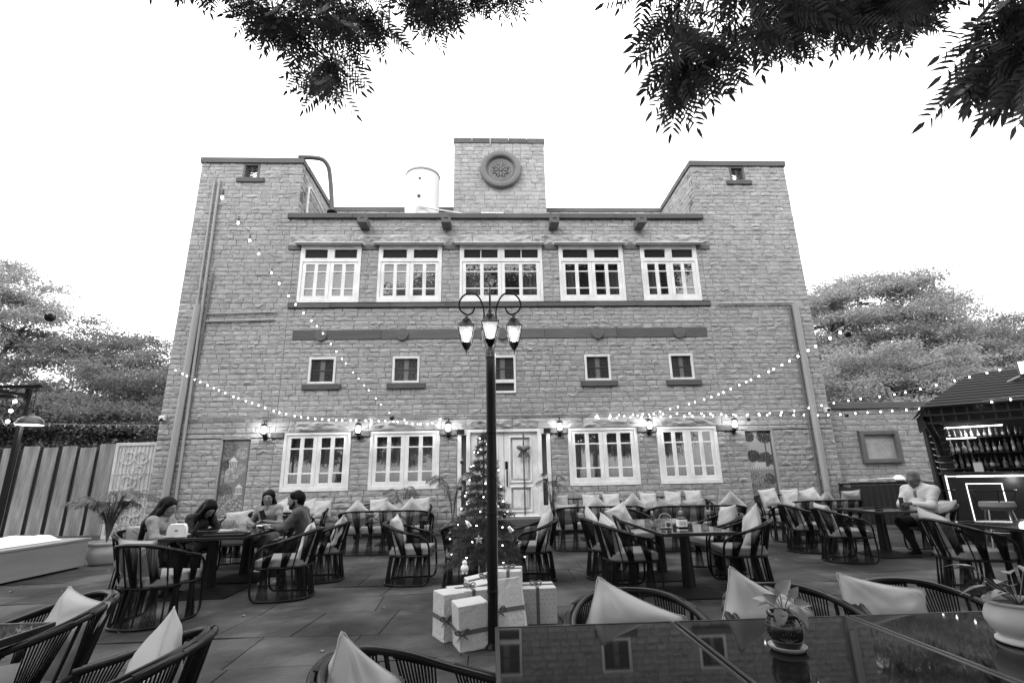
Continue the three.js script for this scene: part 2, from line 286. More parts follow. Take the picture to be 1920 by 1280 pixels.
{ // backing wall with real openings, then the other walls, tower walls, roof
  const S = new THREE.Shape([[BX0, 0], [BX1, 0], [BX1, TOP], [TR, TOP], [TR, 8.68], [TL, 8.68], [TL, TOP], [BX0, TOP]].map((p) => new THREE.Vector2(...p)));
  for (const [a, b, c, d] of [...openings, ...jali]) S.holes.push(new THREE.Path([[a, c], [b, c], [b, d - (d === TOP ? 0.02 : 0)], [a, d - (d === TOP ? 0.02 : 0)]].map((p) => new THREE.Vector2(...p))));
  bpart('wall', new THREE.ExtrudeGeometry(S, { depth: 0.4, bevelEnabled: false }).translate(0, 0, FZ - 0.44), M.mortar);
  bpart('side_wall', bx(BX0 + 0.02, BX0 + 0.42, 0, 8.6, FZ - 12, FZ - 0.44), M.stuccoBody); bpart('side_wall', bx(BX1 - 0.42, BX1 - 0.02, 0, 8.6, FZ - 12, FZ - 0.44), M.stuccoBody);
  bpart('rear_wall', bx(BX0 + 0.02, BX1 - 0.02, 0, 8.6, FZ - 12.4, FZ - 12), M.stuccoBody);
  bpart('roof', bx(BX0 + 0.42, BX1 - 0.42, 8.4, 8.6, FZ - 12, FZ - 0.44), M.stuccoBody);
  bpart('floor_slab', [bx(BX0 + 0.42, BX1 - 0.42, 4.9, 5.1, FZ - 12, FZ - 0.6), bx(BX0 + 0.42, BX1 - 0.42, 0.1, 0.3, FZ - 12, FZ - 0.6)], M.interior);
  for (const [a, b, inner] of [[BX0, TL, 1], [TR, BX1, -1]]) {
    const xi = inner > 0 ? b : a, xo = inner > 0 ? a : b;
    bpart('tower_wall', [bx(Math.min(xi, xi - inner * 0.3) + (inner < 0 ? 0.04 : 0), Math.max(xi, xi - inner * 0.3) - (inner > 0 ? 0.04 : 0), 8.6, TOP, -16, FZ - 0.44), bx(Math.min(xo, xo + inner * 0.3), Math.max(xo, xo + inner * 0.3), 8.6, TOP, -16, FZ - 0.44), bx(a, b, 8.6, 9.6, -16.3, -16)], M.mortar);
    bpart('coping', [bx(a - 0.04, b + 0.04, TOP, 10.73, FZ - 0.4, FZ + 0.05, 0.012), bx(Math.min(xi + inner * 0.05, xi - inner * 0.32), Math.max(xi + inner * 0.05, xi - inner * 0.32), TOP, 10.73, -16, FZ - 0.4, 0.012), bx(Math.min(xo - inner * 0.04, xo + inner * 0.32), Math.max(xo - inner * 0.04, xo + inner * 0.32), TOP, 10.73, -16, FZ - 0.4, 0.012)], M.darkStone2);
  }
  const back = [TL - 3, TR + 3];
  bpart('parapet', [bx(TL, -1.2, 8.6, 10.5, -16.4, -16.05), bx(1.92, TR, 8.6, 10.5, -16.4, -16.05)], M.mortar);
  bpart('coping', [bx(TL, -1.25, 10.5, 10.68, -16.45, -15.98, 0.012), bx(1.97, TR, 10.5, 10.66, -16.45, -15.98, 0.012)], M.darkStone2);
  const cz = -15.2;
  const CS = new THREE.Shape([[-1.23, 8.6], [1.95, 8.6], [1.95, 12.75], [-1.23, 12.75]].map((p) => new THREE.Vector2(...p)));
  bpart('tower_wall', [bx(-1.23, 1.95, 8.6, 12.75, cz - 2.4, cz - 0.04)], M.mortar);
  for (let i = 0; i < 5; i++) bpart('coping', bx(-1.25 + i * 0.646 + 0.004, -1.25 + (i + 1) * 0.646 - 0.004, 12.75, 12.95, cz - 2.4, cz + 0.03, 0.01), i % 2 ? M.darkStone : M.darkStone2);
  const I = new THREE.Matrix4().makeTranslation(0, 0, FZ), R = rngOf(9);
  const winC = [-0.25, 0.42, 8.6, 9.6];
  const faces = [
    { m: I, face: 1, stones: [...courses(R, BX0, TL, 0, TOP, solid, 0.138, 0.18, 0.52), ...courses(R, TR, BX1, 0, TOP, solid, 0.138, 0.18, 0.52), ...courses(R, TL, TR, 0, PAR, solid, 0.138, 0.18, 0.52)] },
    { m: new THREE.Matrix4().makeTranslation(0, 0, cz), face: 0.8, stones: courses(R, -1.23, 1.95, 9.2, 12.75, [[-0.32, 0.5, 9.2, 10.02]], 0.165, 0.22, 0.6) },
    { m: new THREE.Matrix4().makeTranslation(0, 0, -16.0), face: 0.5, stones: [...courses(R, TL, -1.23, 9.5, 10.5, [], 0.165, 0.25, 0.6), ...courses(R, 1.95, TR, 9.5, 10.5, [], 0.165, 0.25, 0.6)] },
    { m: new THREE.Matrix4().makeRotationY(PI / 2).setPosition(TL, 0, FZ - 0.02), face: 0.3, stones: courses(R, 0.0, 2.7, 8.86, TOP, [], 0.155, 0.22, 0.55) },
    { m: new THREE.Matrix4().makeRotationY(-PI / 2).setPosition(TR, 0, -16), face: 0.3, stones: courses(R, 0.0, 2.68, 8.86, TOP, [], 0.155, 0.22, 0.55) },
  ];
  layStones(faces, building, 21, 292);
}
{ // bands, lintels, sills, coping of the parapet
  const R = rngOf(13);
  const run = (name, x0, x1, y0, y1, out, mats, wMin, wMax) => { let x = x0; while (x < x1 - 0.01) { let w = wMin + R() * (wMax - wMin); if (x1 - x - w < wMin * 0.6) w = x1 - x; bpart(name, bx(x + 0.003, x + w - 0.003, y0 + (R() - 0.5) * 0.008, y1 + (R() - 0.5) * 0.008, FZ - 0.06, FZ + out, 0.008), mats[Math.floor(R() * mats.length)]); x += w; } };
  run('coping', -5.86, 6.42, 8.71, 8.86, 0.09, [M.darkStone, M.darkStone2], 0.9, 2.6);
  run('sill_band', -5.61, 6.32, 5.965, 6.085, 0.05, [M.darkStone, M.darkStone2], 1.1, 2.6);
  run('string_course', -5.4, 6.11, 5.04, 5.32, 0.02, [M.darkStone, M.darkStone2], 1.4, 2.6);
  for (const [lx0, lx1, y0, y1, n] of [[-5.77, 6.51, 7.87, 8.2, 7], [-5.1, 6.2, 2.565, 2.84, 6]]) for (let i = 0; i < n; i++) {
    const a = lerp(lx0, lx1, i / n), b = lerp(lx0, lx1, (i + 1) / n);
    const m = bpart('lintel', rock(R, b - a - 0.012, y1 - y0 - 0.01, 0.06, 0.07, 14, 4).translate(a + 0.006, y0 + 0.005, FZ + 0.012), STONES[2 + (i % 3)]);
  }
  const piers = (list, x0, x1) => { const o = []; let p = x0; for (const [a, b] of list) { if (a - p > 0.08) o.push([p, a]); p = b; } if (x1 - p > 0.08) o.push([p, x1]); return o; };
  for (const [a, b] of piers(upperWin, -5.77, 6.51)) bpart('lintel_block', bx(a + 0.004, b - 0.004, 7.725, 7.862, FZ - 0.06, FZ + 0.03, 0.008), M.darkStone2);
  for (const [a, b] of piers([...groundWin.slice(0, 2), [-0.9, 1.55], ...groundWin.slice(2)], -5.7, 6.46)) bpart('lintel_block', bx(a + 0.004, b - 0.004, 2.425, 2.56, FZ - 0.06, FZ + 0.05, 0.008), M.darkStone2);
  for (const [i, [a, b]] of smallWin.entries()) if (i !== 2) bpart('window_sill', bx(a - 0.13, b + 0.16, 3.675, 3.815, FZ - 0.06, FZ + 0.06, 0.008), M.darkStone);
  for (const x of [-4.63, -2.43, 0.32, 2.98, 5.3]) bpart('roundel', new THREE.CylinderGeometry(0.16, 0.165, 0.05, 28).rotateX(PI / 2).translate(x, 5.17, FZ + 0.042), M.darkStone2);
  for (const x of [-3.62, -1.25, 1.87, 4.42]) { // rain spouts: short channels with a hollow top
    const s = new THREE.Shape([[-0.13, 0], [0.13, 0], [0.13, 0.2], [0.09, 0.2], [0.05, 0.11], [-0.05, 0.11], [-0.09, 0.2], [-0.13, 0.2]].map((p) => new THREE.Vector2(...p)));
    bpart('rain_spout', new THREE.ExtrudeGeometry(s, { depth: 0.5, bevelEnabled: false }).translate(x, 8.37, FZ - 0.05), M.darkStone2);
  }
  // steps under the door
  bpart('door_step', bx(-1.02, 1.67, 0, 0.175, FZ - 0.02, FZ + 0.85, 0.015), M.darkStone2); bpart('door_step', bx(-1.02, 1.67, 0.178, 0.345, FZ - 0.02, FZ + 0.45, 0.015), M.darkStone);
}
// windows
function window_(x0, x1, y0, y1, tr, seed, dark) {
  const w = new THREE.Group(); w.name = 'window'; building.add(w); const Z = FZ + 0.02;
  const f = 0.085, trH = tr ? 0.42 : 0, mid = (x0 + x1) / 2, wide = x1 - x0 > 2.2, R = rngOf(seed);
  const holes = []; const ty0 = y1 - trH;
  holes.push([x0 + f, x1 - f, y0 + 0.1, tr ? ty0 - 0.1 : y1 - 0.07]);
  if (tr) holes.push([x0 + 0.13, mid - 0.1, ty0 + 0.02, y1 - 0.13], [mid + 0.1, x1 - 0.13, ty0 + 0.02, y1 - 0.13]);
  mesh('frame', plate(x0 + 0.005, x1 - 0.005, y0, y1 - 0.003, holes, 0.1, 0.006).translate(0, 0, Z), M.white, w);
  if (tr) {
    for (const h of holes.slice(1)) { mesh('pane', bx(h[0] - 0.01, h[1] + 0.01, h[2] - 0.01, h[3] + 0.01, Z - 0.07, Z - 0.064), M.transom, w); }
    if (wide) mesh('glazing_bar', [bx((x0 + 0.13 + mid - 0.1) / 2 - 0.012, (x0 + 0.13 + mid - 0.1) / 2 + 0.012, ty0 + 0.02, y1 - 0.13, Z - 0.06, Z - 0.03), bx((x1 - 0.13 + mid + 0.1) / 2 - 0.012, (x1 - 0.13 + mid + 0.1) / 2 + 0.012, ty0 + 0.02, y1 - 0.13, Z - 0.06, Z - 0.03)], M.whiteShade, w);
    mesh('rain_hood', bx(x0 - 0.13, x1 + 0.05 + (x0 > 2 ? 0.1 : 0), y1 - 0.002, y1 + 0.02, FZ - 0.02, FZ + 0.2, 0.006), M.white, w);
  }
  const H = holes[0], hw = (H[1] - H[0]) / 2;
  for (const s of [0, 1]) {
    const a = H[0] + s * hw + 0.003, b = a + hw - 0.006, hh = H[3] - H[2], cols = [], rows = [];
    const st = 0.1, md = 0.1, pw = (b - a - 2 * st - md) / 2;
    for (const c of [0, 1]) { const p = a + st + c * (pw + md); cols.push([p, p + pw]); }
    const yb = H[2] + 0.1, yt = H[3] - 0.075, ph = yt - yb, bar = 0.035;
    rows.push([yb, yb + ph * 0.2], [yb + ph * 0.2 + bar, yb + ph * 0.78 - bar], [yb + ph * 0.78, yt]);
    const hs = cols.flatMap((c) => rows.map((r) => [...c, ...r]));
    mesh('sash', plate(a, b, H[2] + 0.003, H[3] - 0.003, hs, 0.05, 0.006).translate(0, 0, Z - 0.018), M.white, w);
    for (const [p, q, r, t] of hs) { const g = bx(p - 0.008, q + 0.008, r - 0.008, t + 0.008, -0.003, 0.003); put(g, [-(p + q) / 2, 0, 0]); put(g, [(p + q) / 2, 0, Z - 0.05], [0, (R() - 0.5) * 0.01, 0]); mesh('pane', g, M.pane, w); }
  }
  const drawn = dark === M.curtainB ? [[x0 + 0.02, lerp(x0, x1, 0.26 + R() * 0.14)], [lerp(x0, x1, 0.62 + R() * 0.14), x1 - 0.02]] : dark === M.curtainA ? [[x0 + 0.02, x1 - 0.02]] : [[x0 + 0.02, mid - 0.01 - R() * 0.05], [mid + 0.01, x1 - 0.02]];
  for (const [c0, c1] of drawn) { // curtains hanging behind the glass, in folds
    const nx = 70, g = new THREE.PlaneGeometry(c1 - c0, y1 - y0 - trH - 0.04, nx, 1), p = g.attributes.position, ph = R() * 9;
    for (let i = 0; i < p.count; i++) p.setZ(i, (Math.sin(i % (nx + 1) * 0.9 + ph) * 0.5 + Math.sin(i % (nx + 1) * 0.37 + ph * 2)) * (dark === M.curtainA ? 0.008 : 0.024));
    g.computeVertexNormals(); g.translate((c0 + c1) / 2, (y0 + y1 - trH) / 2, Z - 0.2);
    mesh('curtain', g, dark, w);
  }
  {
    mesh('lining', bx(x0 + 0.01, x1 - 0.01, y0 + 0.01, y1 - 0.01, Z - 0.36, Z - 0.3), M.interior, w);
  }
}
mat('curtainA', 0.2, 0.95, { side: THREE.DoubleSide }); mat('curtainB', 0.17, 0.95, { side: THREE.DoubleSide }); mat('curtainC', 0.24, 0.95, { side: THREE.DoubleSide });
upperWin.forEach(([a, b], i) => window_(a, b, 6.12, 7.86, true, 100 + i, i < 2 ? M.curtainA : M.curtainB));
groundWin.forEach(([a, b], i) => window_(a, b, 1.08, 2.55, false, 120 + i, M.curtainC));
mat('stainedGlass', 0.05, 0.15); mat('lead', 0.035, 0.5); mat('stainedPale', 0.16, 0.2);
smallWin.forEach(([a, b], i) => {
  const w = new THREE.Group(); w.name = 'window'; building.add(w); const lo = i === 2 ? 3.51 : 3.82, Z = FZ + 0.035, y0 = 3.82, y1 = 4.55, cx = (a + b) / 2, cy = (y0 + y1) / 2, f = 0.06;
  const holes = [[a + f, b - f, y0 + f, y1 - f]]; if (i === 2) holes.push([a + f, b - f, lo + f, y0 - 0.03]);
  mesh('frame', plate(a + 0.004, b - 0.004, lo + 0.003, y1 - 0.003, holes, 0.09, 0.006).translate(0, 0, Z), M.white, w);
  const ix0 = a + f, ix1 = b - f, iy0 = y0 + f, iy1 = y1 - f, W = ix1 - ix0, H = iy1 - iy0;
  for (const p of [0, 1, 2]) for (const q of [0, 1]) { // six leaded lights, a paler one in the middle
    const u0 = [0, 0.38, 0.62][p], u1 = [0.38, 0.62, 1][p];
    mesh('pane', bx(ix0 + W * u0, ix0 + W * u1 - 0.004, iy0 + H * q * 0.5, iy0 + H * (q + 1) * 0.5 - 0.004, Z - 0.065, Z - 0.058), p === 1 ? M.stainedPale : M.stainedGlass, w);
  }
  const lead = [bx(ix0, ix1, cy - 0.012, cy + 0.012, Z - 0.056, Z - 0.045), bx(ix0 + W * 0.38 - 0.008, ix0 + W * 0.38 + 0.008, iy0, iy1, Z - 0.057, Z - 0.046), bx(ix0 + W * 0.62 - 0.008, ix0 + W * 0.62 + 0.008, iy0, iy1, Z - 0.057, Z - 0.046)];
  for (const sx of [-1, 1]) for (const sy of [-1, 1]) lead.push(tube([[cx + sx * W * 0.48, cy + sy * H * 0.05, Z - 0.05], [cx + sx * W * 0.3, cy + sy * H * 0.25, Z - 0.05], [cx + sx * W * 0.48, cy + sy * H * 0.46, Z - 0.05]], 0.006, 8, 4), new THREE.TorusGeometry(W * 0.1, 0.006, 4, 14).translate(cx + sx * W * 0.24, cy + sy * H * 0.26, Z - 0.05));
  mesh('lead_tracery', lead, M.lead, w);
  if (i === 2) mesh('pane', bx(ix0 - 0.005, ix1 + 0.005, lo + f - 0.005, y0 - 0.025, Z - 0.065, Z - 0.058), M.stainedGlass, w);
});
{ // small grated window at the foot of the middle tower, carved roundel, pierced stone screens in the corner towers
  const cz = -15.2, w = new THREE.Group(); w.name = 'window'; building.add(w);
  mesh('frame', plate(-0.3, 0.48, 9.2, 10.0, [[-0.2, 0.38, 9.3, 9.92]], 0.1, 0.006).translate(0, 0, cz + 0.05), M.white, w);
  mesh('grating', Array.from({ length: 12 }, (_, i) => bx(-0.19 + i * 0.047, -0.165 + i * 0.047, 9.3, 9.92, cz - 0.02, cz)), M.black, w);
  mesh('lining', bx(-0.24, 0.42, 9.24, 9.96, cz - 0.04, cz - 0.03), M.interior, w);
  const mx = 0.4, my = 11.64, md = new THREE.Group(); md.name = 'carved_roundel'; building.add(md);
  const ring = lathe([[0.5, 0.02], [0.5, 0.1], [0.52, 0.14], [0.56, 0.16], [0.68, 0.16], [0.715, 0.13], [0.72, 0.0]], 56).rotateX(PI / 2).translate(mx, my, cz);
  mesh('ring', ring, M.carved, md);
  mesh('disc', lathe([[0, 0.04], [0.36, 0.04], [0.4, 0.06], [0.44, 0.035], [0.5, 0.03]], 48).rotateX(PI / 2).translate(mx, my, cz), M.carved2, md);
  const petal = (r0, r1, wd, a) => { const s = new THREE.Shape(); s.moveTo(0, r0); s.quadraticCurveTo(wd, (r0 + r1) / 2, 0, r1); s.quadraticCurveTo(-wd, (r0 + r1) / 2, 0, r0); return new THREE.ExtrudeGeometry(s, { depth: 0.03, bevelEnabled: true, bevelSize: 0.006, bevelThickness: 0.008, bevelSegments: 1, curveSegments: 5 }).rotateZ(a).translate(mx, my, cz + 0.035); };
  mesh('rosette', [...Array.from({ length: 8 }, (_, i) => petal(0.06, 0.25, 0.07, i * PI / 4)), ...Array.from({ length: 8 }, (_, i) => petal(0.17, 0.3, 0.045, (i + 0.5) * PI / 4)), new THREE.CylinderGeometry(0.05, 0.055, 0.05, 16).rotateX(PI / 2).translate(mx, my, cz + 0.06)], M.carved, md);
  mat('hole', 0.012, 1);
  mesh('piercing', [...Array.from({ length: 32 }, (_, i) => new THREE.CylinderGeometry(0.014, 0.014, 0.01, 8).rotateX(PI / 2).translate(mx + Math.cos(i * PI / 16) * 0.345, my + Math.sin(i * PI / 16) * 0.345, cz + 0.042)), ...Array.from({ length: 16 }, (_, i) => rod([mx + Math.cos(i * PI / 8 + 0.1) * 0.2, my + Math.sin(i * PI / 8 + 0.1) * 0.2, cz + 0.046], [mx + Math.cos(i * PI / 8 + 0.16) * 0.3, my + Math.sin(i * PI / 8 + 0.16) * 0.3, cz + 0.046], 0.011, 0.006, 6))], M.hole, md);
  for (const [a, b, c, d] of jali) {
    const j = new THREE.Group(); j.name = 'stone_screen'; building.add(j); const cx = (a + b) / 2, Z = FZ - 0.02;
    mesh('frame', plate(a, b, c, d - 0.003, [[a + 0.06, b - 0.06, c + 0.03, d - 0.07]], 0.12, 0.005).translate(0, 0, Z + 0.03), M.darkStone2, j);
    const g = [];
    for (const s of [-1, 1]) for (let k = 0; k < 4; k++) { const y = c + 0.06 + k * 0.09; g.push(tube([[cx, y, Z - 0.03], [cx + s * 0.07, y + 0.07, Z - 0.03], [cx + s * 0.14, y + 0.1, Z - 0.03], [cx + s * 0.165, y + 0.04, Z - 0.03], [cx + s * 0.11, y + 0.03, Z - 0.03]], 0.014, 10, 5)); }
    g.push(rod([cx, c + 0.02, Z - 0.03], [cx, d - 0.06, Z - 0.03], 0.016));
    mesh('tracery', g, M.darkStone, j);
    bpart('window_sill', bx(a - 0.15, b + 0.17, 9.905, 10.045, FZ - 0.06, FZ + 0.05, 0.008), M.darkStone);
  }
}
{ // double door with side lights
  const d = new THREE.Group(); d.name = 'door'; building.add(d); const Z = FZ + 0.0;
  mesh('frame', plate(-0.89, 1.54, 0.35, 2.555, [[-0.79, -0.66, 1.38, 2.42], [-0.79, -0.66, 0.62, 1.28], [1.31, 1.44, 1.38, 2.42], [1.31, 1.44, 0.62, 1.28], [-0.56, 1.2, 0.385, 2.48]], 0.14, 0.008).translate(0, 0, Z + 0.03), M.white, d);
  for (const x of [-0.725, 1.375]) for (const [a, b] of [[1.38, 2.42], [0.62, 1.28]]) mesh('pane', bx(x - 0.075, x + 0.075, a - 0.01, b + 0.01, Z - 0.08, Z - 0.07), M.stainedGlass, d);
  for (const s of [0, 1]) {
    const a = -0.555 + s * 0.88, b = a + 0.87;
    const ps = [[1.22, 2.34], [0.5, 1.08]], g = [plate(a, b, 0.365, 2.475, ps.map(([p, q]) => [a + 0.16, b - 0.18, p, q]), 0.05, 0.004).translate(0, 0, Z - 0.04), bx(a + 0.01, b - 0.01, 0.37, 2.47, Z - 0.12, Z - 0.1)];
    for (const [p, q] of ps) g.push(plate(a + 0.13, b - 0.15, p - 0.03, q + 0.03, [[a + 0.17, b - 0.19, p + 0.01, q - 0.01]], 0.03, 0.01).translate(0, 0, Z - 0.012), rbox(b - a - 0.46, q - p - 0.12, 0.05, 0.02, (a + b) / 2 - 0.01, (p + q) / 2, Z - 0.076));
    mesh('door_leaf', g, M.white, d);
  }
  mesh('handle', [rbox(0.07, 0.2, 0.02, 0.006, 0.38, 1.63, Z - 0.03), tube([[0.39, 1.5, Z - 0.03], [0.39, 1.47, Z + 0.03], [0.39, 1.15, Z + 0.03], [0.39, 1.12, Z - 0.03]], 0.02, 16, 6)], M.black, d);
  mesh('corner_block', [box(0.17, 0.12, 0.03, -0.8, 2.5, Z + 0.046), box(0.17, 0.12, 0.03, 1.46, 2.5, Z + 0.046)].map((g, i) => g), M.blackMatte, d);
}
{ // two painted niches: flat wall paintings of a domed garden pavilion among trees
  const draw = (seed, right) => {
    const c = document.createElement('canvas'); c.width = 256; c.height = 700; const x = c.getContext('2d'), R = rngOf(seed), g = (v) => { const k = Math.round(v * 255); return `rgb(${k},${k},${k})`; };
    x.fillStyle = g(right ? 0.62 : 0.46); x.fillRect(0, 0, 256, 700);
    const blob = (cx, cy, r, n, lo, hi, s) => { for (let i = 0; i < n; i++) { const a = R() * 7, q = Math.sqrt(R()) * r; x.fillStyle = g(lo + R() * (hi - lo)); x.beginPath(); x.ellipse(cx + Math.cos(a) * q, cy + Math.sin(a) * q * 0.8, s * (0.5 + R()), s * (0.3 + R() * 0.6), R() * 3, 0, 7); x.fill(); } };
    if (right) {
      blob(30, 60, 60, 200, 0.14, 0.34, 10); blob(200, 60, 80, 300, 0.14, 0.32, 10); blob(60, 250, 70, 300, 0.15, 0.33, 10); blob(190, 280, 80, 300, 0.16, 0.34, 10); blob(150, 330, 60, 160, 0.18, 0.36, 9);
      x.fillStyle = g(0.25); x.fillRect(196, 90, 12, 240); x.fillRect(60, 260, 10, 120);
      x.fillStyle = g(0.7); x.fillRect(20, 350, 220, 26); x.fillRect(60, 316, 120, 34); for (let i = 0; i < 5; i++) { x.beginPath(); x.arc(72 + i * 24, 316, 12, PI, 0); x.fill(); }
      x.fillStyle = g(0.42); for (let i = 0; i < 9; i++) x.fillRect(30 + i * 24, 356, 8, 20);
      x.fillStyle = g(0.5); x.fillRect(0, 376, 256, 324); blob(60, 470, 90, 300, 0.3, 0.62, 8); blob(200, 470, 60, 160, 0.18, 0.36, 9); blob(128, 620, 160, 700, 0.2, 0.46, 6);
    } else {
      blob(60, 90, 90, 300, 0.24, 0.46, 10); blob(40, 240, 60, 260, 0.2, 0.4, 9); blob(200, 130, 70, 200, 0.4, 0.66, 9);
      const dome = (cx, cy, s) => { x.fillStyle = g(0.78); x.beginPath(); x.arc(cx, cy, 30 * s, PI, 0); x.fill(); x.fillRect(cx - 2 * s, cy - 46 * s, 4 * s, 18 * s); x.fillRect(cx - 46 * s, cy, 92 * s, 9 * s); for (let i = 0; i < 5; i++) x.fillRect(cx - 36 * s + i * 17 * s, cy + 9 * s, 6 * s, 62 * s); x.fillRect(cx - 48 * s, cy + 70 * s, 96 * s, 12 * s); x.fillStyle = g(0.5); x.fillRect(cx - 46 * s, cy + 12 * s, 92 * s, 3 * s); };
      dome(110, 200, 1); dome(196, 440, 0.8); blob(100, 330, 80, 240, 0.45, 0.72, 8); blob(190, 280, 60, 200, 0.42, 0.66, 8); blob(60, 470, 70, 240, 0.24, 0.44, 9); blob(130, 600, 130, 700, 0.3, 0.7, 8);
      x.fillStyle = g(0.3); x.fillRect(30, 200, 8, 300);
    }
    const t = new THREE.CanvasTexture(c); t.colorSpace = THREE.SRGBColorSpace; return t;
  };
  for (const [a, b, s, r] of [[-6.93, -6.2, 3, false], [6.8, 7.56, 4, true]]) {
    mesh('wall_painting', new THREE.PlaneGeometry(b - a - 0.1, 1.9).translate((a + b) / 2 + (r ? -0.05 : 0.02), 1.47, FZ - 0.035), new THREE.MeshStandardMaterial({ map: draw(s, r), roughness: 0.85, color: grey(1) }), building);
    mesh('niche_edge', [bx(a, b, 2.41, 2.44, FZ - 0.04, FZ + 0.01), bx(r ? b - 0.05 : a, r ? b : a + 0.03, 0.5, 2.41, FZ - 0.04, FZ + 0.01)], M.stone3, building);
  }
}
{ // pipes and cables on the wall
  const Z = FZ + 0.09;
  bpart('pipe', rod([-8.08, 0, Z], [-8.0, 6.05, Z], 0.085, 0.085, 12), M.pipeGrey);
  bpart('pipe', rod([-8.03, 5.9, Z - 0.03], [-8.08, 9.95, Z - 0.03], 0.03, 0.03, 8), M.pipeGrey); bpart('pipe', rod([-7.82, 0.0, Z - 0.03], [-7.94, 9.95, Z - 0.03], 0.036, 0.036, 8), M.pipeGrey);
  bpart('pipe', rod([-7.9, 0, Z - 0.05], [-7.74, 7, Z - 0.05], 0.022, 0.022, 8), M.pipeDark);
  bpart('pipe', rod([8.72, 0, Z], [8.74, 5.97, Z], 0.085, 0.085, 12), M.pipeGrey); bpart('pipe', rod([8.56, 0, Z - 0.04], [8.6, 5.9, Z - 0.04], 0.025, 0.025, 8), M.pipeDark);
  bpart('pipe', rod([6.5, 6.0, Z - 0.03], [8.72, 6.02, Z - 0.03], 0.025, 0.025, 8), M.pipeGrey);
  for (const y of [5.72, 5.5]) bpart('pipe', rod([-7.75, y + 0.08, Z - 0.05], [-5.9, y + 0.12, Z - 0.05], 0.02, 0.02, 6), M.pipeGrey);
  bpart('cable', tube([[-7.85, 2.93, Z - 0.04], [-4, 2.94, Z - 0.04], [0, 2.9, Z - 0.04], [4, 2.91, Z - 0.04], [8.6, 2.88, Z - 0.04]], 0.014, 30, 5), M.pipeDark);
  bpart('pipe', tube([[-5.75, 10.78, -13.3], [-5.25, 10.79, -13.35], [-5.05, 10.76, -13.4], [-4.92, 10.6, -13.5], [-4.88, 10.35, -13.6], [-4.82, 9.5, -13.8], [-4.78, 8.6, -13.9]], 0.07, 30, 10), M.pipeDark);
  bpart('pipe_collar', lathe([[0.07, 0], [0.15, 0], [0.15, 0.06], [0.07, 0.08]], 14).translate(-4.805, 9.2, -13.84), M.black);
  bpart('pipe', tube([[-5.5, 8.6, -13.7], [-5.5, 10.0, -13.7], [-5.5, 10.03, -13.75], [-5.5, 9.9, -14.9], [-5.5, 9.85, -15], [-5.5, 8.6, -15]], 0.035, 40, 8), M.whiteShade);
}
for (const [x, y, lab] of [[-8.45, 2.97, 'small white security camera on the left corner of the stone house'], [9.12, 2.92, 'small white security camera box on the right corner of the stone house']]) {
  const c = thing('security_camera', lab, 'camera', [x, y, FZ + 0.03]);
  mesh('housing', rbox(0.16, 0.13, 0.1, 0.02, 0, 0, 0.05), M.white, c); mesh('lens', new THREE.CylinderGeometry(0.04, 0.04, 0.05, 14).rotateX(PI / 2).translate(0.01, x > 0 ? 0 : -0.05, 0.1), M.black, c);
}
{ // roof things
  const t = thing('water_tank', 'tall white cylindrical water tank on the roof left of the middle tower', 'tank', [-2.25, 8.6, -14.95]);
  mesh('tank_body', lathe([[0.56, 0], [0.56, 2.55], [0.54, 2.6], [0, 2.6]], 40), M.tank, t);
  mesh('lid', lathe([[0.575, 2.56], [0.585, 2.6], [0.57, 2.65], [0.3, 2.74], [0, 2.78]], 40), M.pipeGrey, t);
  mesh('pipe', tube([[-0.08, 0.75, 0.56], [-0.1, 0.95, 0.6], [-0.08, 1.1, 0.62], [0.6, 1.08, 0.5], [1.55, 1.0, 0.3], [1.62, 0.95, 0.3], [1.64, 0.2, 0.3]], 0.025, 30, 7), M.whiteShade, t);
  mesh('valve', [sph(0.05, -0.05, 0.55, 0.57), sph(0.04, -0.02, 2.2, 0.56), sph(0.055, -0.03, 1.55, 0.57)], M.pipeDark, t);
}
{ // stone boundary wall to the right of the house, with a framed niche
  const WZ = -13.85, w = thing('boundary_wall', 'grey stone boundary wall with a framed blank niche right of the house', 'wall', [0, 0, 0]);
  mesh('wall_core', bx(9.24, 15, 0, 3.02, WZ - 0.4, WZ - 0.04), M.mortar, w);
  const R = rngOf(31);
  layStones([{ m: new THREE.Matrix4().makeTranslation(0, 0, WZ), face: 1, amp: 0.6, stones: courses(R, 9.26, 13.6, 0, 3.02, [[10.3, 11.45, 1.5, 2.4]], 0.15, 0.3, 0.75) }], w, 41, 150);
  mesh('coping', [bx(9.26, 12, 3.02, 3.2, WZ - 0.42, WZ + 0.06, 0.012), bx(12.006, 15, 3.02, 3.2, WZ - 0.42, WZ + 0.06, 0.012)], M.darkStone2, w);
  const f = plate(10.3, 11.45, 1.5, 2.4, [[10.44, 11.31, 1.63, 2.27]], 0.12, 0.02).translate(0, 0, WZ + 0.09);
  mesh('niche_frame', f, M.darkStone2, w); mesh('niche_panel', bx(10.4, 11.35, 1.6, 2.3, WZ - 0.04, WZ - 0.0), M.stone1, w);
}
